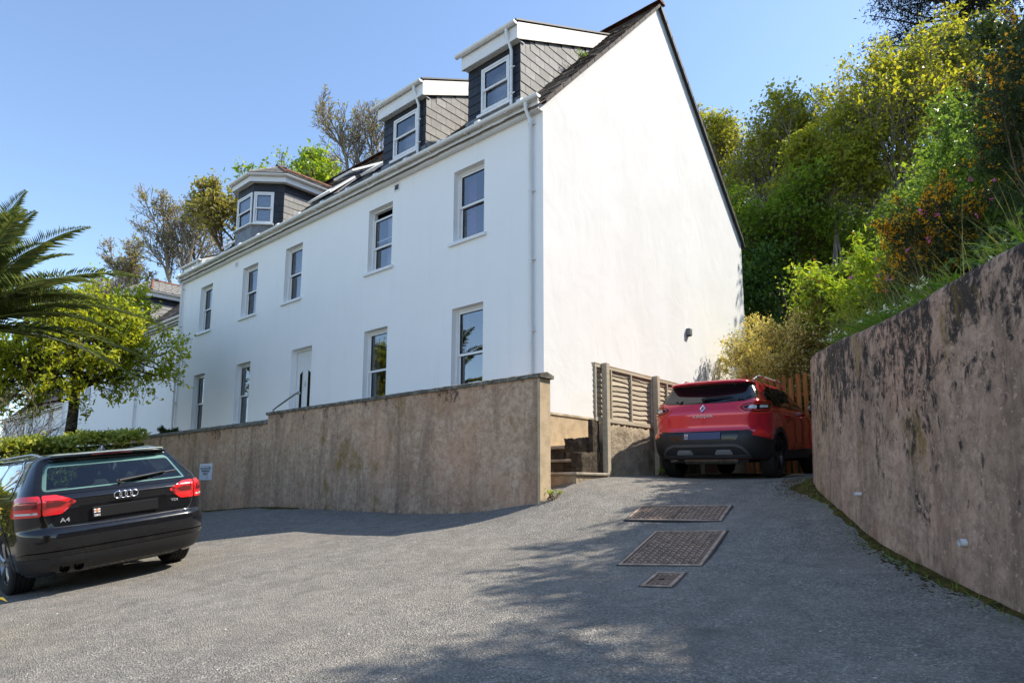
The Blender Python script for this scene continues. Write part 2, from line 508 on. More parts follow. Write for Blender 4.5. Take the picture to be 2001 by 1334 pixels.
    MAT['white_litter'] = plain('white_litter', (0.75, 0.72, 0.68), 0.7)
    MAT['sign_white'] = plain('sign_white', (0.72, 0.74, 0.80), 0.4, 0, 0.5, 0.04)
    MAT['ink_black'] = plain('ink_black', (0.012, 0.012, 0.014), 0.5)
    MAT['ink_red'] = plain('ink_red', (0.55, 0.16, 0.22), 0.5)
    # cars
    def paint(key, base, coat=1.0, rough=0.35, metal=0.0, spec=0.5, flake=0.0):
        m = NM(key, rough, metal, spec)
        if flake:
            fl = m.voro(900, m.co(), out='Color')
            m.col(m.mix(m.math('MULTIPLY', m.sep(fl)[0], flake), base, tuple(min(1, x * 1.6 + 0.01) for x in base)))
        else:
            m.col(base)
        m.b.inputs['Coat Weight'].default_value = coat
        m.b.inputs['Coat Roughness'].default_value = 0.03
        dust = m.noise(14, 6, 0.75)
        m.rgh(m.ramp(dust, [(0.4, rough * 0.85), (0.75, min(1, rough * 1.3))]))
        MAT[key] = m.m
    paint('paint_black', (0.004, 0.0045, 0.0065), 1.0, 0.25, 0.0, 0.15, 0.3)
    paint('paint_red', (0.58, 0.004, 0.030), 1.0, 0.22, 0.25, 0.5, 0.5)
    MAT['cladding'] = plain('cladding', (0.022, 0.022, 0.024), 0.5, 0, 0.4, 0.15, 30, 0.15)
    MAT['gloss_black'] = plain('gloss_black', (0.008, 0.008, 0.009), 0.15)
    MAT['underbody'] = plain('underbody', (0.012, 0.012, 0.012), 0.8)
    MAT['tyre'] = plain('tyre', (0.022, 0.022, 0.022), 0.75, 0, 0.3, 0.2, 20, 0.2)
    MAT['alloy'] = plain('alloy', (0.32, 0.32, 0.33), 0.3, 0.9)
    MAT['alloy_dark'] = plain('alloy_dark', (0.05, 0.05, 0.055), 0.3, 0.8)
    MAT['chrome'] = plain('chrome', (0.75, 0.76, 0.78), 0.12, 1.0, 0.5, 0.03)
    MAT['badge'] = plain('badge', (0.50, 0.51, 0.53), 0.3, 0.4, 0.5, 0.03)
    MAT['satin'] = plain('satin', (0.50, 0.51, 0.53), 0.35, 0.8, 0.5, 0.05)
    def lens(key, c, c2):
        m = NM(key, 0.12, 0, 0.6)
        st = m.n('ShaderNodeTexWave'); st.inputs['Scale'].default_value = 18
        st.bands_direction = 'Z'
        m.link(m.co(), st.inputs['Vector'])
        m.col(m.mix(st.outputs['Fac'], c, c2))
        m.b.inputs['Coat Weight'].default_value = 1.0
        m.b.inputs['Coat Roughness'].default_value = 0.02
        MAT[key] = m.m
    lens('lens_red', (0.62, 0.010, 0.014), (0.80, 0.03, 0.03))
    lens('lens_red_dark', (0.10, 0.004, 0.005), (0.22, 0.008, 0.01))
    lens('lens_clear', (0.55, 0.55, 0.57), (0.72, 0.72, 0.74))
    MAT['plate_black'] = plain('plate_black', (0.012, 0.012, 0.013), 0.35)
    MAT['plate_blue'] = plain('plate_blue', (0.022, 0.038, 0.13), 0.4)
    MAT['seat'] = plain('seat', (0.022, 0.023, 0.026), 0.85)
    MAT['trim_pale'] = plain('trim_pale', (0.36, 0.42, 0.40), 0.7)
build_materials()
# ------------------------------------------------------------------ the ground surface
GP = np.array([(1.02,-1.4,-.24),(0.05,-1.4,-.37),(-1.7,-1.4,-.44),(-6.4,-1.4,-.46),(-9.2,-1.4,-.62),(-14,-1.4,-.8),(1.05,-1.16,-.14),
(1.0,-.75,.07),(1.0,.2,.145),(1.0,1.9,.22),(1.5,1.9,.15),(3.1,1.9,.135),(2.8,4,.24),(1.5,7,.32),(4.2,7,.32),
(-2.1,-4.85,-.905),(-2.1,-6.4,-1.11),(-4.9,-4.85,-.96),(-4.9,-6.4,-1.16),(4.4,-5.7,-.98),(6.3,-4.6,-.83),(1.6,-7.3,-1.17),(6.6,-8.3,-1.32),
(6.3,-3.64,-.71),(5.66,-2.68,-.58),(5.2,-1.9,-.46),(4.8,-1.25,-.28),(4.25,0,-.07),(4.0,.9,.1),(0.5,-3.2,-.65),(-14,-9,-1.5),(8,-12,-1.8),(-3,-12,-1.85),(3.0,-2.6,-.60),(2.6,-1.0,-.2)])
def _U(r2):
    return np.where(r2 > 1e-12, .5 * r2 * np.log(np.maximum(r2, 1e-12)), 0)
_n = len(GP)
_A = np.zeros((_n + 3, _n + 3))
_A[:_n, :_n] = _U(((GP[:, None, :2] - GP[None, :, :2]) ** 2).sum(-1)) + .15 * np.eye(_n)
_A[:_n, _n] = 1; _A[:_n, _n + 1:] = GP[:, :2]; _A[_n:, :_n] = _A[:_n, _n:].T
_W = np.linalg.solve(_A, np.r_[GP[:, 2], 0, 0, 0])
def gzs(x, y):
    x = np.clip(np.asarray(x, float), -18, 9); y = np.clip(np.asarray(y, float), -14, 8)
    r2 = (x[..., None] - GP[:, 0]) ** 2 + (y[..., None] - GP[:, 1]) ** 2
    return _U(r2) @ _W[:_n] + _W[_n] + _W[_n + 1] * x + _W[_n + 2] * y
def gz(x, y):
    return float(gzs(np.array(x), np.array(y)))

gx = np.concatenate([[-400, -150, -60, -35], np.arange(-22, 11.01, 0.25), [16, 30, 80, 300]])
gy = np.concatenate([[-400, -150, -60, -25], np.arange(-14, 8.01, 0.25), [14, 30, 80, 300]])
X, Y = np.meshgrid(gx, gy, indexing='ij')
Z = gzs(X, Y) + 0.006 * np.sin(X * 2.1 + Y * 1.3) * np.sin(Y * 1.7 - X * .6)
nx, ny = X.shape
idx = np.arange(nx * ny).reshape(nx, ny)
F = np.stack([idx[:-1, :-1], idx[1:, :-1], idx[1:, 1:], idx[:-1, 1:]], -1).reshape(-1, 4)
ground = np_mesh('ground', np.stack([X, Y, Z], -1).reshape(-1, 3), F, MAT['asphalt'], None, True)
tag(ground, 'grey asphalt parking area rising to the driveway', kind='structure')

# ------------------------------------------------------------------ parking wall (right, higher length) and its lower continuation
def coping_run(parent, x0, x1, y0, y1, zb, zt, step):
    n = max(1, round((x1 - x0) / step))
    xs = [x0 + (x1 - x0) * i / n for i in range(n + 1)]
    for i in range(n):
        a, b = xs[i] + 0.002, xs[i + 1] - 0.002
        mb = MB()
        k = max(3, int((b - a) / 0.08))
        rows = []
        for j in range(k + 1):
            x = a + (b - a) * j / k
            q = lambda s: rnd.uniform(-s, s)
            rows.append([(x, y0 - .035 + q(.006), zb), (x, y0 - .035 + q(.007), zb + .05 + q(.006)), (x, (y0 + y1) / 2, zt + q(.006)), (x, y1 + .035, zb + .05 + q(.006)), (x, y1 + .035, zb)])
        vs = [p for r_ in rows for p in r_]
        fs = []
        for j in range(k):
            for t in range(5):
                A, B = j * 5 + t, j * 5 + (t + 1) % 5
                fs.append((A, B, B + 5, A + 5))
        fs += [(4, 3, 2, 1, 0), tuple(k * 5 + t for t in range(5))]
        mb.add(vs, fs)
        mb.build('coping_stone', MAT['coping'], parent)

def wall_grid(mb, x0, x1, y, z0, z1, nx_, nz_, amp):
    vs, fs = [], []
    for i in range(nx_ + 1):
        for j in range(nz_ + 1):
            e = 0 if j in (0, nz_) or i in (0, nx_) else amp
            vs.append((x0 + (x1 - x0) * i / nx_, y + rnd.uniform(-e, e), z0 + (z1 - z0) * j / nz_))
    for i in range(nx_):
        for j in range(nz_):
            a = i * (nz_ + 1) + j
            fs.append((a, a + nz_ + 1, a + nz_ + 2, a + 1))
    mb.add(vs, fs)

pw = empty('parking_wall', (-2.7, -1.4, -0.4))
tag(pw, 'taller stained brown rendered wall in front of the white house, ending in a tan pillar face', 'wall')
PWI = Matrix.Translation(-Vector(pw.location))
def pchild(mb_M): return mb_M
mb = MB(PWI)
wall_grid(mb, -6.45, 1.0, -1.4, -1.0, 1.5, 60, 20, 0.006)
mb.box(-6.45, 1.0, -1.399, -1.16, -1.0, 1.5)
mb.build('wall_face', MAT['brown_render'], pw)
mb = MB(PWI); mb.cbox(1.0, 1.045, -1.404, -1.157, -1.0, 1.497, 0.008)
mb.build('end_face', MAT['tan_render'], pw)
def shift_children(parent, before):
    for o in parent.children:
        if o not in before:
            o.location = -Vector(parent.location)
_b = list(pw.children)
coping_run(pw, -6.5, 1.085, -1.4, -1.16, 1.5, 1.59, 0.95)
shift_children(pw, _b)

lw = empty('lower_wall', (-11, -1.3, -0.6))
tag(lw, 'lower brown rendered wall behind the black car, with a dark stone coping', 'wall')
mb = MB(Matrix.Translation(-Vector(lw.location)))
wall_grid(mb, -16.5, -6.452, -1.3, -1.3, 1.33, 60, 16, 0.006)
mb.box(-16.5, -6.452, -1.299, -1.08, -1.3, 1.33)
mb.build('wall_face', MAT['brown_render'], lw)
_b = list(lw.children)
coping_run(lw, -16.5, -6.5, -1.3, -1.08, 1.33, 1.45, 1.25)
shift_children(lw, _b)

# ------------------------------------------------------------------ terrace, steps and side path
mb = MB()
mb.box(-16.5, -0.01, -1.158, 0.9, 0.3, 1.02)
tag(mb.build('terrace', MAT['step_concrete']), kind='structure')
mb = MB()
mb.add([(0.005, 0.12, .66), (.86, 0.12, .66), (.86, 7, 1.0), (0.005, 7, 1.0), (0.005, 0.12, -.2), (.86, 0.12, -.2), (.86, 7, -.2), (0.005, 7, -.2)],
       [(0, 1, 2, 3), (0, 4, 5, 1), (1, 5, 6, 2), (2, 6, 7, 3), (3, 7, 4, 0)])
tag(mb.build('side_path', MAT['tan_render']), kind='structure')
st = empty('garden_steps', (0.5, -0.6, 0.05))
tag(st, 'worn concrete steps between the wall pillar and the dark stone block', 'steps')
SI = Matrix.Translation(-Vector(st.location))
for k, (y0, z0, z1, x1) in enumerate(((-0.75, -.2, .205, 1.15), (-0.42, -.2, .41, .85), (-0.10, -.2, .63, .46))):
    mb = MB(SI); mb.cbox(-0.02, x1, y0 + .03, 0.13, z0, z1 - .045, .01)
    mb.build('riser', MAT['dark_stone'] if k else MAT['rough_cement'], st)
    mb = MB(SI); mb.cbox(-0.02, x1 + .03, y0, 0.125, z1 - .045, z1, .012)
    mb.build('tread', MAT['step_concrete'], st)
def rough_block(name, x0, x1, y0, y1, z0, z1, mat, parent, amp=0.02, n=10):
    bm = bmesh.new()
    bmesh.ops.create_cube(bm, size=1)
    bmesh.ops.subdivide_edges(bm, edges=bm.edges[:], cuts=n, use_grid_fill=True)
    for v in bm.verts:
        v.co = Vector(((x0 + x1) / 2 + v.co.x * (x1 - x0) + rnd.uniform(-amp, amp), (y0 + y1) / 2 + v.co.y * (y1 - y0) + rnd.uniform(-amp, amp), (z0 + z1) / 2 + v.co.z * (z1 - z0) + rnd.uniform(-amp, amp)))
    me = bpy.data.meshes.new(name); bm.to_mesh(me); bm.free()
    for p in me.polygons: p.use_smooth = True
    return link(name, me, mat, parent)
o = rough_block('stone_block', .48, .92, -.09, .24, -.2, .74, MAT['dark_stone'], None, 0.018)
tag(o, 'rough dark stone block flanking the concrete steps', 'stone')
o = rough_block('stone_block', .87, 1.05, -.44, -.10, -.2, .50, MAT['dark_stone'], None, 0.014, 8)
tag(o, 'lower rough stone closing the side of the second step', 'stone')
o = rough_block('stone_upright', .93, 1.01, -.08, .10, -.1, 1.02, MAT['dark_stone'], None, 0.008, 8)
tag(o, 'narrow upright stone beside the first fence post', 'stone')

# ------------------------------------------------------------------ fence with waney lap panels on a rough low wall
fw = rough_block('fence_base_wall', .86, 1.0, .30, 3.7, -.1, 1.0, MAT['rough_cement'], None, 0.0, 6)
tag(fw, 'rough cement low wall under the slatted fence panels', 'wall')
me = fw.data
bm = bmesh.new(); bm.from_mesh(me)
bmesh.ops.subdivide_edges(bm, edges=[e for e in bm.edges if abs(e.verts[0].co.y - e.verts[1].co.y) > .3], cuts=10, use_grid_fill=True)
for v in bm.verts:
    v.co.x += rnd.uniform(-.012, .012)
bm.to_mesh(me); bm.free()
fence = empty('slatted_fence', (1.0, 1.0, 0.2))
tag(fence, 'weathered timber fence of waney lap panels between square posts beside the red car', 'fence')
FI = Matrix.Translation(-Vector(fence.location))
def waney(y0, y1, z, h):
    k = 16
    vs, fs = [], []
    ph = rnd.uniform(0, 6); am = rnd.uniform(.004, .012)
    tilt = rnd.uniform(-.004, .004)
    for j in range(k + 1):
        y = y0 + (y1 - y0) * j / k
        lo = z + am * math.sin(ph + j * .9) + .5 * am * math.sin(2.3 * j + ph) + tilt * j / k
        vs += [(.992, y, lo), (.965, y, z + h), (.957, y, z + h), (.980, y, lo)]
    for j in range(k):
        for t in range(4):
            A, B = j * 4 + t, j * 4 + (t + 1) % 4
            fs.append((A, B, B + 4, A + 4))
    fs += [(3, 2, 1, 0), tuple(k * 4 + t for t in range(4))]
    mb = MB(FI); mb.add(vs, fs); mb.build('slat', MAT['fence_wood'], fence)
PY = [(0.0, 1.80), (1.86, 3.66)]
for (a, b) in PY:
    z = 1.05
    while z < 1.80:
        waney(a + .01, b - .01, z, .115)
        z += .083
    for nm, z0, z1 in (('bottom_rail', 1.005, 1.07), ('top_rail', 1.855, 1.905)):
        mb = MB(FI); mb.cbox(.958 if nm == 'top_rail' else .99, 1.018, a, b, z0, z1, .004); mb.build(nm, MAT['fence_wood'], fence)
    mb = MB(FI); mb.cbox(.945, 1.02, a - .002, b + .002, 1.906, 1.925, .004); mb.build('capping', MAT['fence_wood'], fence)
    for fr in (.012, .26, .6, .985):
        y = a + (b - a) * fr
        mb = MB(FI); mb.cbox(.993, 1.02, y - .018, y + .018, 1.071, 1.854, .003); mb.build('batten', MAT['fence_wood'], fence)
for y in (.22, 1.83, 3.60):
    mb = MB(FI); mb.cbox(1.021, 1.115, y - .047, y + .047, -.1, 1.93, .006); mb.build('post', MAT['fence_wood'], fence)

# ------------------------------------------------------------------ brown picket fence at the end of the drive
pk = empty('picket_fence', (2.6, 5.9, .3))
tag(pk, 'orange brown upright board fence behind the red car', 'fence')
KI = Matrix.Translation(-Vector(pk.location))
x = 1.05
while x < 3.6:
    w_ = rnd.uniform(.085, .10)
    h = 2.42 + rnd.uniform(-.06, .06) - .05 * (x - 1)
    mb = MB(KI); mb.cbox(x, x + w_, 5.88 + rnd.uniform(-.006, .006), 5.90, .25, h, .004); mb.build('board', MAT['picket_wood'], pk)
    x += w_ + rnd.uniform(.035, .06)
for z in (.7, 1.9):
    mb = MB(KI); mb.cbox(1.05, 3.6, 5.905, 5.95, z, z + .08, .004); mb.build('rail', MAT['picket_wood'], pk)
mb = MB(KI); mb.cbox(.98, 1.07, 5.89, 5.98, .2, 2.5, .006); mb.build('post', MAT['picket_wood'], pk)

# ------------------------------------------------------------------ curved retaining wall on the right
RW = [(12.5, -9.2), (9.4, -7.0), (7.6, -5.3), (6.9, -4.5), (6.3, -3.64), (5.66, -2.68), (5.2, -1.95), (4.77, -1.2), (4.40, -.45), (4.10, .2), (3.91, .75), (3.82, 1.3), (3.79, 2.2), (3.72, 4.0), (3.6, 6.0)]
RT = [1.15, 1.22, 1.3, 1.34, 1.40, 1.40, 1.44, 1.52, 1.60, 1.67, 1.69, 1.70, 1.72, 1.75, 1.8]
def catmull(P, per):
    P = [Vector(p) for p in P]
    out = []
    for i in range(len(P) - 1):
        a, b, c, d = P[max(i - 1, 0)], P[i], P[i + 1], P[min(i + 2, len(P) - 1)]
        for k in range(per):
            t = k / per
            out.append(.5 * ((2 * b) + (c - a) * t + (2 * a - 5 * b + 4 * c - d) * t * t + (3 * b - a - 3 * c + d) * t ** 3))
    out.append(P[-1])
    return out
rw_c = catmull([(a[0], a[1], t) for a, t in zip(RW, RT)], 8)
vs, fs = [], []
NZ = 22
for i, p in enumerate(rw_c):
    d = rw_c[min(i + 1, len(rw_c) - 1)] - rw_c[max(i - 1, 0)]
    d.z = 0; d.normalize()
    nrm = Vector((-d.y, d.x, 0))        # towards the drive (left of travel)
    zb = gz(p.x, p.y) - .3
    for j in range(NZ + 1):
        t = j / NZ
        off = -.06 * t + (0 if j in (0,) else rnd.uniform(-.006, .006))
        vs.append((p.x + nrm.x * off, p.y + nrm.y * off, zb + (p.z - .05 - zb) * t))
    for off, dz in ((-.075, -.022), (-.11, -.004), (-.17, 0.004), (-.30, 0), (-.36, -.03), (-.37, -.8)):
        vs.append((p.x + nrm.x * off, p.y + nrm.y * off, p.z + dz + (rnd.uniform(-.006, .006) if dz > -.5 else 0)))
K = NZ + 7
for i in range(len(rw_c) - 1):
    for j in range(K - 1):
        a = i * K + j
        fs.append((a, a + K, a + K + 1, a + 1))
mb = MB(); mb.add(vs, fs)
rwall = mb.build('retaining_wall', MAT['retaining_render'], None, True)
tag(rwall, 'tall curved retaining wall stained black and brown on the right', 'wall')
def on_rwall(px_i, z):
    pass
# drain stubs in the wall
for (x, y, z, r_, lab) in ((6.0, -3.17, -.35, .024, 'white plastic drain stub low on the stained retaining wall, nearer one'), (5.03, -1.66, -.06, .016, 'small white drain end in the retaining wall, farther one')):
    dv = Vector((-.80, -.60, 0)) if x > 5.5 else Vector((-.86, -.5, 0))
    p0 = Vector((x, y, z))
    mb = MB()
    ring = []
    mb.tube([p0 - dv * .12, p0 + dv * .035], r_, 14, False)
    mb.tube([p0 + dv * .035, p0 - dv * .12], r_ * .78, 14, False)
    n0 = len(mb.v)
    tag(mb.build('drain_pipe', MAT['upvc'], None, True), lab, 'pipe')

# moss strips at the foot of the walls
def ground_strip(name, path, w0, w1, mat, lift=.006, n=6):
    vs, fs = [], []
    for i, (p, nrm, ww) in enumerate(path):
        for j in range(n + 1):
            t = j / n
            x, y = p.x + nrm.x * (w0 + (ww - w0) * t), p.y + nrm.y * (w0 + (ww - w0) * t)
            vs.append((x, y, gz(x, y) + (lift + .02 * (1 - t) if j < n else -.012)))
    for i in range(len(path) - 1):
        for j in range(n):
            a = i * (n + 1) + j
            fs.append((a, a + n + 1, a + n + 2, a + 1))
    mb = MB(); mb.add(vs, fs)
    return mb.build(name, mat, None, True)
path = []
for i, p in enumerate(rw_c[8:92]):
    i += 8
    d = rw_c[i + 1] - rw_c[i - 1]; d.z = 0; d.normalize()
    nrm = Vector((-d.y, d.x, 0))
    s_ = i / 92
    ww = .07 + .02 * math.sin(i * .7) + .02 * math.sin(i * 1.9 + 1) + (.22 * math.exp(-((i - 73) / 6.0) ** 2))
    path.append((p, nrm, ww))
tag(ground_strip('moss_verge', path, -.08, .3, MAT['moss']), kind='structure')
path = []
for i in range(61):
    x = -10.5 + 5.5 * i / 60
    path.append((Vector((x, -1.3 if x < -6.45 else -1.4, 0)), Vector((0, -1, 0)), .10 + .03 * math.sin(i * .9) + .04 * math.sin(i * .37 + 2)))
tag(ground_strip('moss_edge', path, -.04, .3, MAT['moss']), kind='structure')

# ------------------------------------------------------------------ iron covers in the drive
def cover(name, P, label, plates, pitch, lettering=None):
    """P = corners near-left, near-right, far-right, far-left on the ground"""
    P = [Vector((x, y, gz(x, y))) for x, y in P]
    c = sum(P, Vector()) / 4
    ux = ((P[1] - P[0]) + (P[2] - P[3])) / 2
    uy = ((P[3] - P[0]) + (P[2] - P[1])) / 2
    W, L = ux.length, uy.length
    ux.normalize(); nz = ux.cross(uy).normalized(); uy = nz.cross(ux)
    o = empty(name, c + nz * .004)
    o.rotation_euler = Matrix((ux, uy, nz)).transposed().to_euler()
    tag(o, label, 'manhole cover', 'iron covers in the driveway')
    f = .03
    mb = MB()
    for a in ((-W/2 - .016, W/2 + .016, -L/2 - .016, -L/2 - .001), (-W/2 - .016, W/2 + .016, L/2 + .001, L/2 + .016), (-W/2 - .016, -W/2 - .001, -L/2 - .001, L/2 + .001), (W/2 + .001, W/2 + .016, -L/2 - .001, L/2 + .001)):
        mb.box(a[0], a[1], a[2], a[3], -.05, .003 )
    mb.build('gap_shade', MAT['verge_black'], o)  # black ring gives the shade of a recessed gap around the frame
    mb = MB()
    for a in ((-W/2, W/2, -L/2, -L/2 + f), (-W/2, W/2, L/2 - f, L/2), (-W/2, -W/2 + f, -L/2 + f, L/2 - f), (W/2 - f, W/2, -L/2 + f, L/2 - f)):
        mb.box(a[0], a[1], a[2], a[3], -.05, .009)
    mb.build('frame', MAT['iron_frame'], o)
    w = (W - 2 * f) / plates
    for k in range(plates):
        x0 = -W / 2 + f + k * w + .004; x1 = x0 + w - .008
        y0, y1 = -L / 2 + f + .005, L / 2 - f - .005
        mb = MB(); mb.box(x0, x1, y0, y1, -.05, .002)
        pl = mb.build('plate', MAT['iron'], o)
        mb = MB()
        yy = y0 + .02; row = 0
        while yy < y1 - .02:
            xx = x0 + .02 + (pitch / 2 if row % 2 else 0)
            while xx < x1 - .03:
                if not (lettering and abs(xx - (x0 + x1) / 2) < .075 and abs(yy) < .11):
                    if row % 2: mb.box(xx, xx + pitch * .55, yy, yy + pitch * .2, .001, .0085)
                    else: mb.box(xx, xx + pitch * .2, yy - pitch * .1, yy + pitch * .45, .001, .0085)
                xx += pitch
            yy += pitch * .62; row += 1
        t = mb.build('tread_pattern', MAT['iron_frame'], o); tag(t, kind='stuff')
        mb = MB(); mb.cbox(x0 + .05, x0 + .09, -.012, .012, .001, .010, .002); mb.build('keyway', MAT['verge_black'], o)
    return o
cover('manhole_cover', [(2.625, -1.752), (3.656, -1.524), (3.50, -.95), (2.44, -1.17)], 'wide double plate iron cover nearest the red car', 2, .055)
cover('manhole_cover', [(3.485, -3.189), (4.175, -3.016), (3.80, -1.90), (3.05, -2.05)], 'large studded iron cover in the middle of the three', 1, .06)
cover('manhole_cover', [(3.985, -3.75), (4.22, -3.70), (4.075, -3.29), (3.83, -3.34)], 'small square iron cover nearest the camera', 1, .045, True)
# ------------------------------------------------------------------ house building blocks
ZE = 6.5426            # underside of the fascia
XL = -15.15            # left end of the white house
GD = 8.73              # depth of the gable
ROOF0, ROOFS = 6.74, 1.033
def roofz(y): return ROOF0 + ROOFS * y

def holes_panel(mb, T, w, z0, z1, holes, depth):
    """a wall face in local x (0..w) and z, with rectangular holes and reveals that go to +y"""
    xs = sorted(set([0, w] + [h[0] for h in holes] + [h[1] for h in holes]))
    zs = sorted(set([z0, z1] + [h[2] for h in holes] + [h[3] for h in holes]))
    add = lambda vs: mb.add([tuple(T @ Vector(v)) for v in vs], [(0, 1, 2, 3)])
    for i in range(len(xs) - 1):
        for j in range(len(zs) - 1):
            cx, cz = (xs[i] + xs[i + 1]) / 2, (zs[j] + zs[j + 1]) / 2
            if any(h[0] < cx < h[1] and h[2] < cz < h[3] for h in holes):
                continue
            add([(xs[i], 0, zs[j]), (xs[i + 1], 0, zs[j]), (xs[i + 1], 0, zs[j + 1]), (xs[i], 0, zs[j + 1])])
    for (a, b, c, d) in holes:
        for q in (((a, 0, c), (a, depth, c), (a, depth, d), (a, 0, d)), ((b, 0, c), (b, depth, c), (b, depth, d), (b, 0, d)),
                  ((a, 0, d), (b, 0, d), (b, depth, d), (a, depth, d)), ((a, 0, c), (b, 0, c), (b, depth, c), (a, depth, c))):
            add(q)

def ring(mb, x0, x1, z0, z1, t, y0, y1):
    mb.box(x0, x1, y0, y1, z1 - t, z1)
    mb.box(x0, x1, y0, y1, z0, z0 + t)
    mb.box(x0, x0 + t, y0, y1, z0 + t, z1 - t)
    mb.box(x1 - t, x1, y0, y1, z0 + t, z1 - t)

def window(parent, T, w, h, d, split=.5, curtain=None, sill=True, drop=0.0, rail=True, room=True, flat=False, rm=.25, rd=.62):
    """sash window; T maps local x (0..w), y (0 at the wall face, inwards), z (0..h)"""
    mb = MB(T)
    ring(mb, 0, w, 0, h, .045, d, d + .085)
    win = mb.build('window_frame' if flat else 'window', MAT['upvc'], parent)
    if flat: win = parent
    zs = h * split
    for nm, a, b, y in (('upper_sash', zs - .025 - drop, h - .047 - drop, d + .012), ('lower_sash', .047, zs + .025, d + .046)):
        if not rail and nm == 'upper_sash':
            continue
        mb = MB(T); ring(mb, .047, w - .047, a, b, .048, y, y + .032)
        s = mb.build(nm, MAT['upvc'], win)
        mb = MB(T); mb.add([(.09, y + .018, a + .045), (w - .09, y + .018, a + .045), (w - .09, y + .018, b - .045), (.09, y + .018, b - .045)], [(0, 1, 2, 3)])
        mb.build('pane', MAT['glass'], win, keep=True)
        mb = MB(T); ring(mb, .093, w - .093, a + .046, b - .046, .008, y - .002, y + .012); mb.build('gasket', MAT['verge_black'], win)
    if sill:
        mb = MB(T)
        mb.prism([(-.055, -.09), (d + .03, -.09), (d + .03, .0), (-.055, -.03)], -.10, w + .07, 'x')
        mb.build('sill', MAT['upvc'], win)
    if curtain:
        for (a, b, cm, y) in curtain:
            mb = MB(T)
            k = 24
            vs, fs = [], []
            for j in range(k + 1):
                x = w * (a + (b - a) * j / k)
                yy = d + y + .018 * math.sin(j * 1.7) + .008 * math.sin(j * .6 + 1)
                vs += [(x, yy, .02), (x, yy, h - .03)]
            for j in range(k):
                fs.append((2 * j, 2 * j + 2, 2 * j + 3, 2 * j + 1))
            mb.add(vs, fs)
            mb.build('curtain', MAT[cm], win, True)
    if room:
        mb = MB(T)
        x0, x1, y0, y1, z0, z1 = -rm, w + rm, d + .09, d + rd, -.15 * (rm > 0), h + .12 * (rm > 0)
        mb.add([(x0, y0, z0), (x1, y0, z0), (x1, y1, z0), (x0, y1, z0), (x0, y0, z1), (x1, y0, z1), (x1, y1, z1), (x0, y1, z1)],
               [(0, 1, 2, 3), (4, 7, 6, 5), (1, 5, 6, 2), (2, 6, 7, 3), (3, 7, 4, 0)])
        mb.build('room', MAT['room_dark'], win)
    return win

def gutter(parent, pts, r=.062, name='gutter', mat='upvc'):
    """half round trough along a polyline"""
    pts = [Vector(p) for p in pts]
    n = 9
    vs, fs = [], []
    for i, p in enumerate(pts):
        d0 = (p - pts[i - 1]).normalized() if i else (pts[1] - p).normalized()
        d1 = (pts[i + 1] - p).normalized() if i < len(pts) - 1 else d0
        d = (d0 + d1).normalized()
        side = Vector((d.y, -d.x, 0)).normalized() / max(.5, d.dot(d1))
        for rr in (r, r - .008):
            for k in range(n):
                t = math.pi * k / (n - 1)
                vs.append(p + side * (-rr * math.cos(t)) + Vector((0, 0, -rr * math.sin(t))))
    for i in range(len(pts) - 1):
        for k in range(n - 1):
            a = i * 2 * n + k
            fs.append((a, a + 1, a + 1 + 2 * n, a + 2 * n))
            fs.append((a + n, a + n + 2 * n, a + n + 1 + 2 * n, a + n + 1))
        for k in (0, n - 1):
            a = i * 2 * n + k
            fs.append((a, a + 2 * n, a + 3 * n, a + n))
    fs.append(tuple(range(n))); fs.append(tuple((len(pts) - 1) * 2 * n + k for k in range(n)))
    mb = MB(); mb.add(vs, fs)
    return mb.build(name, MAT[mat], parent, True, 35)

def slate_mesh(name, w, h, t=.006):
    bm = MB(); bm.cbox(0, w - .004, -t, 0, 0, h, .0015)
    me = bm.mesh(name)
    return me

SLATES = {}
def hang_slates(parent, T, w, z0, z1, mat, keep=None, sw=.30, sh=.205, lap=.03, seed=1, off=0.0):
    """courses of hung slates on a local x/z plane, each its own object, shared meshes; keep(x0,x1,z0,z1) filters"""
    rr = random.Random(seed)
    row = 0
    z = z1 - sh
    while z > z0 - sh * .6:
        x = -(sw / 2 if row % 2 else 0) + off
        while x < w - .02:
            a, b = max(x, 0), min(x + sw, w)
            zz0 = max(z, z0)
            if b - a > .03 and (keep is None or keep(a, b, zz0, z + sh)):
                hh = round(z + sh - zz0 + lap, 2)
                key = (round(b - a, 2), hh, mat)
                if key not in SLATES:
                    SLATES[key] = slate_mesh('slate', key[0], hh)
                    SLATES[key].materials.append(MAT[mat])
                o = bpy.data.objects.new('slate', SLATES[key])
                COL.objects.link(o)
                o.parent = parent
                o.matrix_local = T @ Matrix.Translation((a + .001, -.006, zz0 + .002)) @ Matrix.Rotation(R(3.1 + rr.uniform(-.7, .7)), 4, 'X').inverted() @ Matrix.Rotation(R(rr.uniform(-.35, .35)), 4, 'Y')
            x += sw
        z -= sh
        row += 1

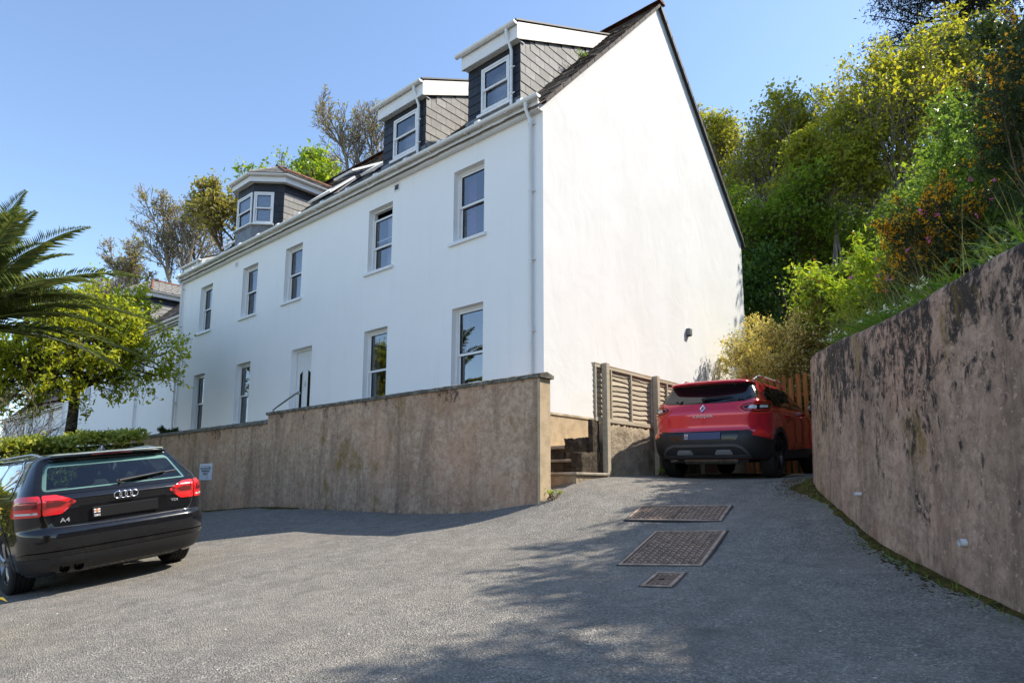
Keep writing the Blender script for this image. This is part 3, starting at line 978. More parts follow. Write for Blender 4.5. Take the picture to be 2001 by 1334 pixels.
def dormer(parent, x0, x1, yf, zoff=0.0, yo=0.0, curtain=None, cheek=True):
    """flat topped dormer: hung slates, sash window, fascia, gutter; front face at yf"""
    ze = 8.60 + zoff           # underside of fascia at the front
    zf = 8.93 + zoff           # top of fascia
    rs = .47                   # roof rise per metre to the back
    yb = yo + (zf + .06 - zoff - rs * yf - ROOF0) / (ROOFS - rs)     # where its roof meets the main roof
    W = x1 - x0
    zb = roofz(yf) - .12 + zoff
    yf += yo
    T = Matrix.Translation((x0, yf, 0))
    wx0, wx1, wz0, wz1 = .40, W - .26, 7.52 + zoff, 8.47 + zoff
    mb = MB()
    holes_panel(mb, T, W, zb, zf, [(wx0, wx1, wz0, wz1)], .1)
    # cheeks follow the main roof and the dormer roof
    for x in (x0, x1):
        mb.add([(x, yf, zb), (x, yb, roofz(yb - yo) - .1 + zoff), (x, yb, zf + rs * (yb - yf)), (x, yf, zf)], [(0, 1, 2, 3)])
    body = mb.build('dormer', MAT['slate_dark'], parent)
    # slates on the front
    def kf(a, b, c, d):
        return not (b > wx0 + .02 and a < wx1 - .02 and d > wz0 + .02 and c < wz1 - .02)
    hang_slates(body, T, wx0 - .004, 7.34 + zoff, ze, 'slate_dark', None, .30, .2, seed=3)
    hang_slates(body, T @ Matrix.Translation((wx1 + .004, 0, 0)), W - wx1 - .004, 7.34 + zoff, ze, 'slate_dark', None, .30, .2, seed=4)
    hang_slates(body, T @ Matrix.Translation((wx0, 0, 0)), wx1 - wx0, wz1 + .03, ze, 'slate_dark', None, .26, .2, seed=5)
    if cheek:
        TC = Matrix.Translation((x1 + .004, yf, 0)) @ Matrix.Rotation(R(90), 4, 'Z')
        def kc(a, b, c, d):
            return d + .03 > roofz(yf - yo + a) + zoff - .04 and c < ze + rs * a - .0
        hang_slates(body, TC, yb - yf, 7.05 + zoff, ze + .0 + 1.4, 'slate_pale', kc, .30, .2, seed=6)
    # fascia round the top (the board on the cheek slopes up with the roof)
    mb = MB(); mb.cbox(x0 - .06, x1 + .06, yf - .16, yf - .13, ze, zf, .004); mb.build('fascia', MAT['upvc'], body)
    for sx in (x0 - .06, x1 + .035):
        m2 = MB()
        q = [(yf - .129, ze), (yb + .3, ze + rs * (yb + .43 - yf)), (yb + .3, zf + .02 + rs * (yb + .43 - yf)), (yf - .129, zf + .02)]
        m2.prism(q, sx, sx + .025, 'x')
        m2.build('side_fascia', MAT['upvc_weathered'], body)
    mb = MB(); mb.box(x0 - .03, x1 + .03, yf - .128, yf + .1, ze + .02, ze + .03); mb.build('soffit', MAT['upvc'], body)
    mb = MB()
    q = [(yf - .2, zf + .02), (yb + .35, zf + .02 + rs * (yb + .55 - yf)), (yb + .35, zf + .055 + rs * (yb + .55 - yf)), (yf - .2, zf + .055)]
    mb.prism(q, x0 - .09, x1 + .075, 'x')
    mb.build('dormer_roof', MAT['verge_black'], body)
    gutter(body, [(x0 - .16, yf - .225, zf - .01), (x1 + .07, yf - .225, zf - .01)], .058)
    mb = MB()
    xp = x1 - .17
    mb.tube([(xp, yf - .225, zf - .07), (xp, yf - .225, zf - .16), (xp, yf - .07, ze - .12), (xp, yf - .07, 7.33 + zoff), (xp + .03, yf - .12, 7.27 + zoff)], .032, 10)
    mb.build('downpipe', MAT['upvc'], body, True, 40)
    for z in (8.1, 7.55):
        mb = MB(); mb.tube([(xp, yf - .07, z + zoff), (xp, yf - .07, z + .03 + zoff)], .042, 10); mb.cbox(xp, xp + .09, yf - .08, yf - .06, z + .005 + zoff, z + .025 + zoff, .002)
        mb.build('pipe_clip', MAT['upvc'], body)
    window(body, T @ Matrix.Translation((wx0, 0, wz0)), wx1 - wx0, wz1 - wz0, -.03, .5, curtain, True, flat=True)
    # lead apron below the front
    mb = MB(); mb.prism([(yf - .05, zb - .02), (yf + .02, zb - .02), (yf + .02, 7.48 + zoff), (yf - .015, 7.48 + zoff)], x0 - .05, x1 + .03, 'x')
    mb.build('lead_apron', MAT['lead'], body)
    return body

def bay_dormer(parent, ox, zoff=0.0, oy=0.0):
    """half octagon dormer with hipped slate roof; ox shifts it along the facade"""
    a, k, yf = .94, .62, .1 + oy
    c = -10.86 + ox                        # front right corner
    P = [(c - a - k, yf + k), (c - a, yf), (c, yf), (c + k, yf + k)]
    zb, ws0, ws1, ze, zf = 7.0 + zoff, 7.50 + zoff, 8.46 + zoff, 8.72 + zoff, 8.93 + zoff
    yb = yf + 2.4
    full = [(P[0][0], yb)] + P + [(P[3][0], yb)]
    def faceT(i):
        p, q = full[i], full[i + 1]
        return Matrix.Translation((p[0], p[1], 0)) @ Matrix.Rotation(math.atan2(q[1] - p[1], q[0] - p[0]), 4, 'Z'), math.hypot(q[0] - p[0], q[1] - p[1])
    mb = MB()
    wins = {1: (.22, None), 2: (.03, None), 3: (.03, None)}
    spec = {}
    for i in range(5):
        T, L = faceT(i)
        if i in (1, 2, 3):
            w0, w1 = (.03, L - .03)
            if i == 1: w0 = .28
            if i == 3: w1 = L - .28
            spec[i] = (w0, w1)
            holes_panel(mb, T, L, zb, zf, [(w0, w1, ws0, ws1)], .05)
        else:
            holes_panel(mb, T, L, zb, zf, [], 0)
    body = mb.build('bay_dormer', MAT['slate_dark'], parent)
    for i in (1, 2, 3):
        T, L = faceT(i)
        w0, w1 = spec[i]
        window(body, T @ Matrix.Translation((w0, 0, ws0)), w1 - w0, ws1 - ws0, -.035, .5, [(0.05, .95, 'curtain_grey', .12)], False, room=True, flat=True, rm=0.0, rd=.2)
        hang_slates(body, T, L, ws1 + .01, ze, 'slate_dark', None, .22, .25, seed=10 + i)
        if i == 3: hang_slates(body, T @ Matrix.Translation((w1 + .004, 0, 0)), L - w1 - .004, zb + .15, ws1 + .01, 'slate_dark', None, .30, .2, seed=8)
        if i == 1: hang_slates(body, T, w0 - .004, zb + .15, ws1 + .01, 'slate_dark', None, .30, .2, seed=8)
        mb = MB(T); mb.prism([(-.10, ws0 - .05), (.02, ws0 - .05), (.02, ws0), (-.10, ws0 - .02)], -.03, w1 + (.03 if i == 3 else 0.03), 'x'); mb.build('sill', MAT['upvc'], body)
        mb = MB(T); mb.cbox(-.012, L + .012, -.028, -.004, zb + .0, ws0 - .052, .004); mb.build('lead_panel', MAT['lead'], body)
    T, L = faceT(4)
    y0 = P[3][1]
    hang_slates(body, T, L, ws1 + .01, ze, 'slate_dark', None, .30, .25, seed=15)
    hang_slates(body, T, L, zb + .15, ws1 + .01, 'slate_pale', lambda a_, b_, c_, d_: d_ + .03 > roofz(y0 + a_ - oy) + zoff - .05, .30, .2, seed=16)
    # fascia, gutter
    off = .17
    def offset(o_):
        out = []
        for i, p in enumerate(full):
            dirs = []
            if i > 0: dirs.append((full[i][0] - full[i - 1][0], full[i][1] - full[i - 1][1]))
            if i < len(full) - 1: dirs.append((full[i + 1][0] - full[i][0], full[i + 1][1] - full[i][1]))
            ns = []
            for d in dirs:
                l = math.hypot(*d); ns.append(Vector((d[1] / l, -d[0] / l)))
            n = sum(ns, Vector((0, 0))); n.normalize()
            out.append(Vector(p) + n * o_ / max(.5, n.dot(ns[0])))
        return out
    o1, o2 = offset(off), offset(off - .025)
    mb = MB()
    vs, fs = [], []
    for p, q in zip(o1, o2):
        vs += [(p.x, p.y, ze), (p.x, p.y, zf), (q.x, q.y, zf), (q.x, q.y, ze)]
    for i in range(5):
        for t in range(4):
            A, B = i * 4 + t, i * 4 + (t + 1) % 4
            fs.append((A, B, B + 4, A + 4))
    mb.add(vs, fs); mb.build('fascia', MAT['upvc'], body)
    o0 = offset(.0)
    mb = MB()
    for i in range(5):
        mb.add([(o0[i].x, o0[i].y, ze + .015), (o0[i + 1].x, o0[i + 1].y, ze + .015), (o2[i + 1].x, o2[i + 1].y, ze + .015), (o2[i].x, o2[i].y, ze + .015)], [(0, 1, 2, 3)])
    mb.build('soffit', MAT['upvc'], body)
    g = offset(off + .065)
    gutter(body, [(p.x, p.y, zf) for p in g], .058)
    # hipped roof
    ap = (c - a / 2, yf + 1.0, zf + .83)
    apb = (c - a / 2, yb + 1.0, zf + .83)
    e = offset(off + .07)
    mb = MB()
    pts = [(p.x, p.y, zf + .035) for p in e]
    mb.add([pts[0], pts[1], ap, apb], [(0, 1, 2, 3)])
    for i in (1, 2, 3):
        mb.add([pts[i], pts[i + 1], ap], [(0, 1, 2)])
    mb.add([pts[4], pts[5], apb, ap], [(0, 1, 2, 3)])
    mb.build('hip_roof', MAT['verge_black'], body)
    # slates in courses on the three front hips and the right slope
    mb = MB()
    rr = random.Random(5)
    def course(A, B, Cc, D, rows, nx0):
        A, B, Cc, D = map(Vector, (A, B, Cc, D))      # A,B eave; D,C top
        n = (B - A).cross(D - A)
        if n.length < 1e-6: n = (B - A).cross(Cc - A)
        n.normalize()
        for r_ in range(rows):
            t0, t1 = r_ / rows, min(1, (r_ + 1.12) / rows)
            L0, R0, L1, R1 = A.lerp(D, t0), B.lerp(Cc, t0), A.lerp(D, t1), B.lerp(Cc, t1)
            wid = (R0 - L0).length
            m_ = max(1, round(wid / .26))
            for q in range(m_):
                u0, u1 = q / m_ + (.004 if q else 0), (q + 1) / m_ - .004
                lift = .014 + rr.uniform(0, .005)
                p0, p1, p2, p3 = L0.lerp(R0, u0) + n * lift, L0.lerp(R0, u1) + n * lift, L1.lerp(R1, u1) + n * .004, L1.lerp(R1, u0) + n * .004
                mb.add([p0, p1, p2, p3, p0 - n * .009, p1 - n * .009], [(0, 1, 2, 3), (0, 4, 5, 1)])
    for i in (1, 2, 3):
        course(pts[i], pts[i + 1], ap, ap, 6, 3)
    course(pts[4], pts[5], apb, ap, 6, 8)
    tag(mb.build('hip_slates', MAT['bay_slate'], body), kind='stuff')
    mb = MB(); mb.tube([ap, apb], .07, 8); mb.build('ridge_tile', MAT['terracotta'], body)
    for i in (3, 4):
        mb = MB(); mb.tube([Vector(pts[i]) + Vector((0, 0, .02)), Vector(ap) + Vector((0, 0, .02))], .045 if i == 4 else .03, 6); mb.build('hip_tile', MAT['terracotta'] if i == 4 else MAT['bay_slate'], body)
    mb = MB(); mb.tube([(ap[0], ap[1] - .1, ap[2] + .0), (ap[0], ap[1] + .2, ap[2] + .05)], .085, 8); mb.build('roof_cap', MAT['verge_black'], body)
    return body

def terrace_house(label, cat, x0, x1, yoff, zoff, holes, gable=True, rear=True):
    """one house of the row; everything inside is in world coordinates under an Empty at the origin of its front right corner"""
    pass

# ------------------------------------------------------------------ the white house
house = empty('white_house', (0, 0, 0))
tag(house, 'long three storey white rendered house with gable end, dormers and slate roof', 'house')
U = [(-2.25, -1.42), (-5.03, -4.18), (-8.65, -7.82), (-10.99, -10.13), (-13.77, -12.94)]
G = [(-2.25, -1.42), (-5.06, -4.24), None, (-11.06, -10.23), (-13.85, -13.08)]
UZ = (4.71, 6.144)
GZ = (1.58, 3.364)
DOOR = (-8.11, -7.16, 1.06, 3.37)
holes = [(a - XL, b - XL, UZ[0], UZ[1]) for a, b in U]
holes += [(a - XL, b - XL, GZ[0], GZ[1]) for q in G if q for a, b in [q]]
holes += [(DOOR[0] - XL, DOOR[1] - XL, DOOR[2], DOOR[3])]
mb = MB()
holes_panel(mb, Matrix.Translation((XL, 0, 0)), -XL, 0.3, ZE + .2, holes, .25)
facade = mb.build('facade_wall', MAT['white_render'], house)
def roofline(n=1):
    return [(0.0, 6.62), (GD / 2, 11.13), (GD, 6.62)]
gp = [(0, .3), (GD, .3), (GD, 6.67), (GD / 2, 6.67 + ROOFS * GD / 2), (0, 6.67)]
mb = MB()
for x in (0.0, XL):
    mb.add([(x, y, z) for y, z in gp], [tuple(range(5))])
mb.add([(XL, GD, .3), (0, GD, .3), (0, GD, 6.62), (XL, GD, 6.62)], [(0, 1, 2, 3)])
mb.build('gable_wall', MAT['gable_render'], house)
# tan plinth at the foot of the gable
mb = MB(); mb.cbox(0.001, .028, -.02, GD, .25, 1.185, .004); mb.build('plinth', MAT['tan_render'], house)
mb = MB(); mb.prism([(.001, 1.186), (.045, 1.186), (.03, 1.215), (.001, 1.235)], -.02, GD, 'y'); mb.build('plinth_drip', MAT['rough_cement'], house)
# roof deck
mb = MB()
ov = .07
for s in (0, 1):
    ya, yb_ = (-.02, GD / 2) if s == 0 else (GD + .16, GD / 2)
    f_ = (lambda y: roofz(y)) if s == 0 else (lambda y: roofz(GD - y))
    q = [(XL - .02, ya, f_(ya)), (ov, ya, f_(ya)), (ov, yb_, f_(yb_)), (XL - .02, yb_, f_(yb_))]
    n = Vector((0, -ROOFS if s == 0 else ROOFS, 1)).normalized() * .045
    mb.add([tuple(p) for p in q] + [tuple(Vector(p) - n) for p in q], [(0, 1, 2, 3), (7, 6, 5, 4), (0, 4, 5, 1), (1, 5, 6, 2), (3, 2, 6, 7), (0, 3, 7, 4)])
mb.build('roof', MAT['verge_black'], house)
# slates of the front slope in staggered courses (joined, too many to be single parts)
def roof_slates(parent, x0, x1, zoff, yoff, skip, y_end, seed):
    rr = random.Random(seed)
    vs, fs = [], []
    L = math.hypot(1, ROOFS)
    ny_, gx_ = Vector((0, 1 / L, ROOFS / L)), Vector((1, 0, 0))
    nn = Vector((0, -ROOFS / L, 1 / L))
    s, row = -.17 * L, 0
    while s < y_end * L - .05:
        x = x0 - (.15 if row % 2 else 0)
        while x < x1:
            a, b = max(x, x0) + .003, min(x + .3, x1) - .003
            yy = s / L
            if b - a > .04 and not skip((a + b) / 2, yy):
                l0 = .022 + rr.uniform(-.004, .009)
                o_ = Vector((0, yoff, ROOF0 + zoff)) + ny_ * (s + rr.uniform(-.008, .008))
                p0, p1 = o_ + gx_ * a + nn * (l0 + rr.uniform(-.003, .003)), o_ + gx_ * b + nn * l0
                p3, p2 = o_ + gx_ * a + ny_ * .26 + nn * .004, o_ + gx_ * b + ny_ * .26 + nn * .004
                base = len(vs)
                vs += [p0, p1, p2, p3, p0 - nn * .011, p1 - nn * .011, p2 - nn * .011, p3 - nn * .011]
                fs += [(base, base + 1, base + 2, base + 3), (base, base + 4, base + 5, base + 1), (base + 1, base + 5, base + 6, base + 2), (base + 3, base + 7, base + 4, base)]
            x += .3
        s += .21; row += 1
    mb = MB(); mb.add([tuple(v) for v in vs], fs)
    o = mb.build('roof_slates', MAT['roof_slate'], parent)
    tag(o, kind='stuff')
    return o
D1, D2 = (-2.39, -.96), (-5.25, -3.74)
DY = .5
def skip(x, y):
    for d in (D1, D2):
        if d[0] + .02 < x < d[1] - .02 and DY < y < 3.6: return True
    return -12.4 < x < -10.3 and y > .75 and y < 2.5 and False
roof_slates(house, XL, ov + .015, 0, 0, skip, GD / 2, 2)
# ridge tiles
me = None
for i in range(34):
    x1 = ov + .05 - i * .45
    if me is None:
        mb = MB()
        k = 9
        vs, fs = [], []
        for xx, sc_ in ((0, 1.0), (-.43, 1.0), (-.46, .93)):
            for t in range(k):
                a_ = math.pi * (t / (k - 1)) * .78 + math.pi * .11
                vs.append((xx, -.155 * sc_ * math.cos(a_), .115 * sc_ * math.sin(a_) - .02))
        for j in range(2):
            for t in range(k - 1):
                A = j * k + t
                fs.append((A, A + k, A + k + 1, A + 1))
        fs.append(tuple(range(k)))
        mb.add(vs, fs)
        me = mb.mesh('ridge_tile'); me.materials.append(MAT['terracotta'])
    o = link('ridge_tile', me, None, house)
    o.location = (x1, GD / 2, roofz(GD / 2) - .01)
    o.rotation_euler = (rnd.uniform(-.02, .02), rnd.uniform(-.008, .008), 0)
# rear verge: dark clip strip along the gable
for s in (0, 1):
    L = math.hypot(1, ROOFS)
    k = 17
    for i in range(k):
        t0, t1 = i / k, (i + 1) / k - .004
        y0, y1 = (GD / 2) * t0, (GD / 2) * t1
        if s: y0, y1 = GD - y0, GD - y1
        rz = lambda y: roofz(y if not s else GD - y)
        mb = MB()
        lo_ = .105 if s else .05
        q = [(y0, rz(y0) - lo_), (y1, rz(y1) - lo_), (y1, rz(y1) + .025), (y0, rz(y0) + .025)]
        mb.prism(q, ov + .001, ov + .016, 'x')
        mb.build('verge_strip', MAT['verge_black' if s else 'roof_slate'], house)
# eaves: fascia, soffit, gutter with joints, downpipes
mb = MB(); mb.cbox(XL, -.012, -.13, -.105, ZE, ZE + .20, .004); mb.build('fascia', MAT['upvc'], house)
mb = MB(); mb.box(XL, -.012, -.104, -.001, ZE + .012, ZE + .02); mb.build('soffit', MAT['upvc'], house)
mb = MB(); mb.box(-.011, -.002, -.135, -.001, ZE - .0, ZE + .14); mb.build('box_end', MAT['upvc'], house)
gutter(house, [(XL - .1, -.195, ZE + .215), (.06, -.195, ZE + .215)], .064)
x = -.35
while x > XL:
    mb = MB(); mb.tube([(x - .05, -.195, ZE + .213), (x + .05, -.195, ZE + .213)], .069, 12); mb.build('gutter_joint', MAT['upvc'], house, True, 40)
    mb = MB(); mb.cbox(x - .35, x - .325, -.235, -.105, ZE + .13, ZE + .15, .003); mb.build('gutter_bracket', MAT['upvc'], house)
    x -= 1.05
def downpipe(parent, x, ztop, zbot, yw=0.0):
    mb = MB()
    y = yw - .065
    mb.tube([(x, yw - .195, ztop), (x, yw - .195, ztop - .10), (x, y, ztop - .27), (x, y, zbot)], .036, 12)
    o = mb.build('downpipe', MAT['upvc'], parent, True, 40)
    z = ztop - .35
    k = 0
    while z > zbot:
        mb = MB(); mb.tube([(x, y, z), (x, y, z + (.10 if k % 3 == 0 else .03))], .043, 12); mb.cbox(x - .07, x + .07, y + .02, yw - .001, z + .004, z + .024, .002)
        mb.build('pipe_clip', MAT['upvc'], o)
        z -= 1.25; k += 1
downpipe(house, -.232, ZE + .16, 1.02)
downpipe(house, XL + .06, ZE + .16, 1.02)
# windows
cur = [[(0.1, .38, 'curtain_purple', .2)], [(0.1, .95, 'curtain_white', .35)], [(0, 1, 'curtain_grey', .22)], [(0, 1, 'curtain_grey', .22)], [(0, 1, 'curtain_grey', .2)]]
for i, (a, b) in enumerate(U):
    window(house, Matrix.Translation((a, 0, UZ[0])), b - a, UZ[1] - UZ[0], .12, .5, cur[i], True, .16 if i == 1 else 0.0)
for i, q in enumerate(G):
    if q:
        window(house, Matrix.Translation((q[0], 0, GZ[0])), q[1] - q[0], GZ[1] - GZ[0], .12, .5, [[(0, .16, 'curtain_grey', .2)], [(0, .2, 'curtain_grey', .2)], None, [(0, 1, 'curtain_white', .3)], [(0, 1, 'curtain_white', .3)]][i], True)
# front door
dw, dh = DOOR[1] - DOOR[0], DOOR[3] - DOOR[2]
T = Matrix.Translation((DOOR[0], 0, DOOR[2]))
mb = MB(T); ring(mb, 0, dw, 0, dh, .06, .12, .20)
door = mb.build('front_door', MAT['upvc'], house)
mb = MB(T); mb.cbox(.063, dw - .063, .15, .195, .062, dh - .062, .004); mb.build('door_leaf', MAT['upvc'], door)
for x0_, x1_, sgn in ((.20, .38, 1), (dw - .38, dw - .20, -1)):
    zt0, zt1 = (1.72, 1.80) if sgn > 0 else (1.80, 1.72)
    q = [(x0_, .62), (x1_, .62), (x1_, zt1), (x0_, zt0)]
    cx, cz = sum(p[0] for p in q) / 4, 1.2
    qi = [(cx + (x - cx) * .62, cz + (z - cz) * .93) for x, z in q]
    mb = MB(T)
    mb.prism(q, .138, .152, 'y'); mb.build('glazing_bead', MAT['upvc'], door)
    mb = MB(T); mb.prism(qi, .134, .140, 'y'); mb.build('glazing', MAT['glass_leaded'] if 'glass_leaded' in MAT else MAT['gloss_black'], door)
    mb = MB(T); mb.cbox(x0_ + .01, x1_ - .01, .140, .152, .2, .5, .006); mb.build('panel', MAT['upvc'], door)
mb = MB(T); mb.cbox(dw / 2 - .012, dw / 2 + .012, .135, .152, 1.36, 1.50, .003); mb.build('number_plate', MAT['satin'], door)
mb = MB(T); mb.tube([(dw - .10, .10, .98), (dw - .10, .10, 1.10)], .012, 8); mb.build('handle', MAT['satin'], door)
# small vents in the walls
for (x, z, mt) in ((-4.05, 6.41, 'room_dark'), (-11.42, 6.37, 'upvc_weathered')):
    mb = MB(); ring(mb, x - .10, x + .10, z - .09, z + .09, .03, -.012, -.001); v = mb.build('vent', MAT['upvc'], house)
    for k in range(4):
        mb = MB(); mb.box(x - .07, x + .07, -.008, -.002, z - .06 + k * .03, z - .04 + k * .03); mb.build('louvre', MAT[mt], v)
mb = MB(); mb.cbox(.001, .09, 5.22, 5.36, 3.44, 3.60, .01); v = mb.build('vent_hood', MAT['lead'], house)
mb = MB(); mb.box(.002, .08, 5.24, 5.34, 3.425, 3.437); mb.build('vent_mouth', MAT['room_dark'], v)
# dormers
dormer(house, D1[0], D1[1], DY, 0, 0, [(0, 1, 'curtain_white', .3)])
dormer(house, D2[0], D2[1], DY, 0, 0, [(0, 1, 'curtain_white', .3)])
bay_dormer(house, 0)
# skylights low on the roof between the bay and the dormers
def skylight(parent, x0, x1, y0, y1, opened, zoff=0, yoff=0):
    L = math.hypot(1, ROOFS)
    T = Matrix.Translation((x0, yoff + y0, roofz(y0) + zoff)) @ Matrix.Rotation(math.atan(ROOFS), 4, 'X')
    w, h = x1 - x0, (y1 - y0) * L
    mb = MB(T); ring2 = None
    for q in ((0, w, 0, .07), (0, w, h - .07, h), (0, .07, .07, h - .07), (w - .07, w, .07, h - .07)):
        mb.box(q[0], q[1], q[2], q[3], .0, .075)
    s = mb.build('skylight', MAT['lead'], parent)
    T2 = T @ Matrix.Translation((0, h, .08)) @ Matrix.Rotation(R(opened), 4, 'X').inverted() @ Matrix.Translation((0, -h, 0))
    mb = MB(T2)
    for q in ((0, w, 0, .08), (0, w, h - .08, h), (0, .08, .08, h - .08), (w - .08, w, .08, h - .08)):
        mb.cbox(q[0], q[1], q[2], q[3], .0, .06, .006)
    mb.build('sash', MAT['upvc'], s)
    mb = MB(T2); mb.add([(.07, .07, .04), (w - .07, .07, .04), (w - .07, h - .07, .04), (.07, h - .07, .04)], [(0, 1, 2, 3)]); mb.build('pane', MAT['glass'], s, keep=True)
    mb = MB(T); mb.box(.05, w - .05, .05, h - .05, .004, .02); mb.build('blind', MAT['room_dark'], s)
skylight(house, -9.2, -8.1, 1.0, 1.75, 3)
skylight(house, -7.75, -6.9, 1.0, 1.75, 14)
skylight(house, -6.7, -5.5, 1.0, 1.75, 3)
skylight(house, -14.3, -13.3, .9, 1.6, 4)
# weeds rooted beside the dormer are added with the plants

# ------------------------------------------------------------------ neighbours further along the row
def row_house(label, x0, x1, yo, zo, wins, low, dorm, bay, pipes):
    h = empty('row_house', (0, 0, 0))
    tag(h, label, 'house')
    mb = MB()
    W = x1 - x0
    hs = [(a - x0, b - x0, c, d) for a, b, c, d in wins]
    holes_panel(mb, Matrix.Translation((x0, yo, 0)), W, -.5, ZE + .2 + zo, hs, .2)
    mb.build('facade_wall', MAT['white_render'], h)
    q = [(yo, -.5), (yo + GD, -.5), (yo + GD, 6.62 + zo), (yo + GD / 2, 11.13 + zo), (yo, 6.62 + zo)]
    mb = MB()
    for x in (x0, x1):
        mb.add([(x, y, z) for y, z in q], [tuple(range(5))])
    mb.build('gable_wall', MAT['white_render'], h)
    mb = MB()
    for s in (0, 1):
        ya, yb_ = (-.16, GD / 2) if s == 0 else (GD + .16, GD / 2)
        f_ = (lambda y: roofz(y)) if s == 0 else (lambda y: roofz(GD - y))
        mb.add([(x0, ya + yo, f_(ya) + zo), (x1, ya + yo, f_(ya) + zo), (x1, yb_ + yo, f_(yb_) + zo), (x0, yb_ + yo, f_(yb_) + zo)], [(0, 1, 2, 3)])
    mb.build('roof', MAT['verge_black'], h)
    roof_slates(h, x0, x1, zo, yo, lambda x, y: False, GD / 2, 9)
    mb = MB(); mb.tube([(x0, yo + GD / 2, roofz(GD / 2) + zo), (x1, yo + GD / 2, roofz(GD / 2) + zo)], .12, 8); mb.build('ridge', MAT['terracotta'], h)
    mb = MB(); mb.cbox(x0, x1, yo - .13, yo - .105, ZE + zo, ZE + zo + .2, .004); mb.build('fascia', MAT['upvc'], h)
    gutter(h, [(x0, yo - .195, ZE + zo + .215), (x1, yo - .195, ZE + zo + .215)], .064)
    for a, b, c, d in wins:
        window(h, Matrix.Translation((a, yo, c)), b - a, d - c, .12, .5, [(0, 1, 'curtain_grey', .3)], True)
    for xp in pipes:
        downpipe(h, xp, ZE + zo + .16, -.3, yo)
    if dorm:
        dormer(h, dorm[0], dorm[1], DY, zo, yo)
    if bay is not None:
        bay_dormer(h, bay, zo, yo)
    return h
wn2 = [(-20.0, -19.25, 1.0, 1.95), (-24.4, -23.6, 3.75, 5.15), (-27.6, -26.8, 3.75, 5.15), (-24.4, -23.6, .7, 2.3), (-21.6, -20.9, 3.75, 5.15)]
row_house('next white row house beyond the drainpipe, half hidden by the small leafy tree', -31.0, XL - .012, .8, -.82, wn2, 0, (-18.2, -16.75), -12.2 + .0, (-21.0, -30.6))
wn3 = [(-42.0, -41.2, 2.6, 4.1), (-39.6, -38.8, 2.6, 4.1), (-35.5, -34.7, 2.6, 4.1)]
row_house('farthest white row house at the left edge behind bare twigs', -46, -31.02, 1.3, -2.6, wn3, 0, None, None, (-37.6,))

# handrail that rises behind the wall coping
hr = MB(); hr.tube([(-7.75, -.62, 1.05), (-7.7, -.62, 1.78), (-7.45, -.62, 1.86), (-6.75, -.62, 2.07), (-6.62, -.62, 2.08)], .022, 10)
hr.tube([(-6.63, -.62, 2.08), (-6.59, -.62, 2.08)], .04, 12)
o = hr.build('handrail', MAT['galv'], None, True, 50)
tag(o, 'galvanised handrail poking up behind the wall near the front door', 'handrail')
# ------------------------------------------------------------------ cars
def pchip(xk, yk, x):
    xk, yk = np.asarray(xk, float), np.asarray(yk, float)
    h = np.diff(xk); d = np.diff(yk) / h
    m = np.zeros(len(xk))
    for i in range(1, len(xk) - 1):
        if d[i - 1] * d[i] > 0:
            w1, w2 = 2 * h[i] + h[i - 1], h[i] + 2 * h[i - 1]
            m[i] = (w1 + w2) / (w1 / d[i - 1] + w2 / d[i])
    m[0], m[-1] = d[0], d[-1]
    i = np.clip(np.searchsorted(xk, x) - 1, 0, len(h) - 1)
    t = (x - xk[i]) / h[i]
    t = np.clip(t, 0, 1)
    return ((2 * t ** 3 - 3 * t ** 2 + 1) * yk[i] + (t ** 3 - 2 * t ** 2 + t) * h[i] * m[i] + (-2 * t ** 3 + 3 * t ** 2) * yk[i + 1] + (t ** 3 - t ** 2) * h[i] * m[i + 1])

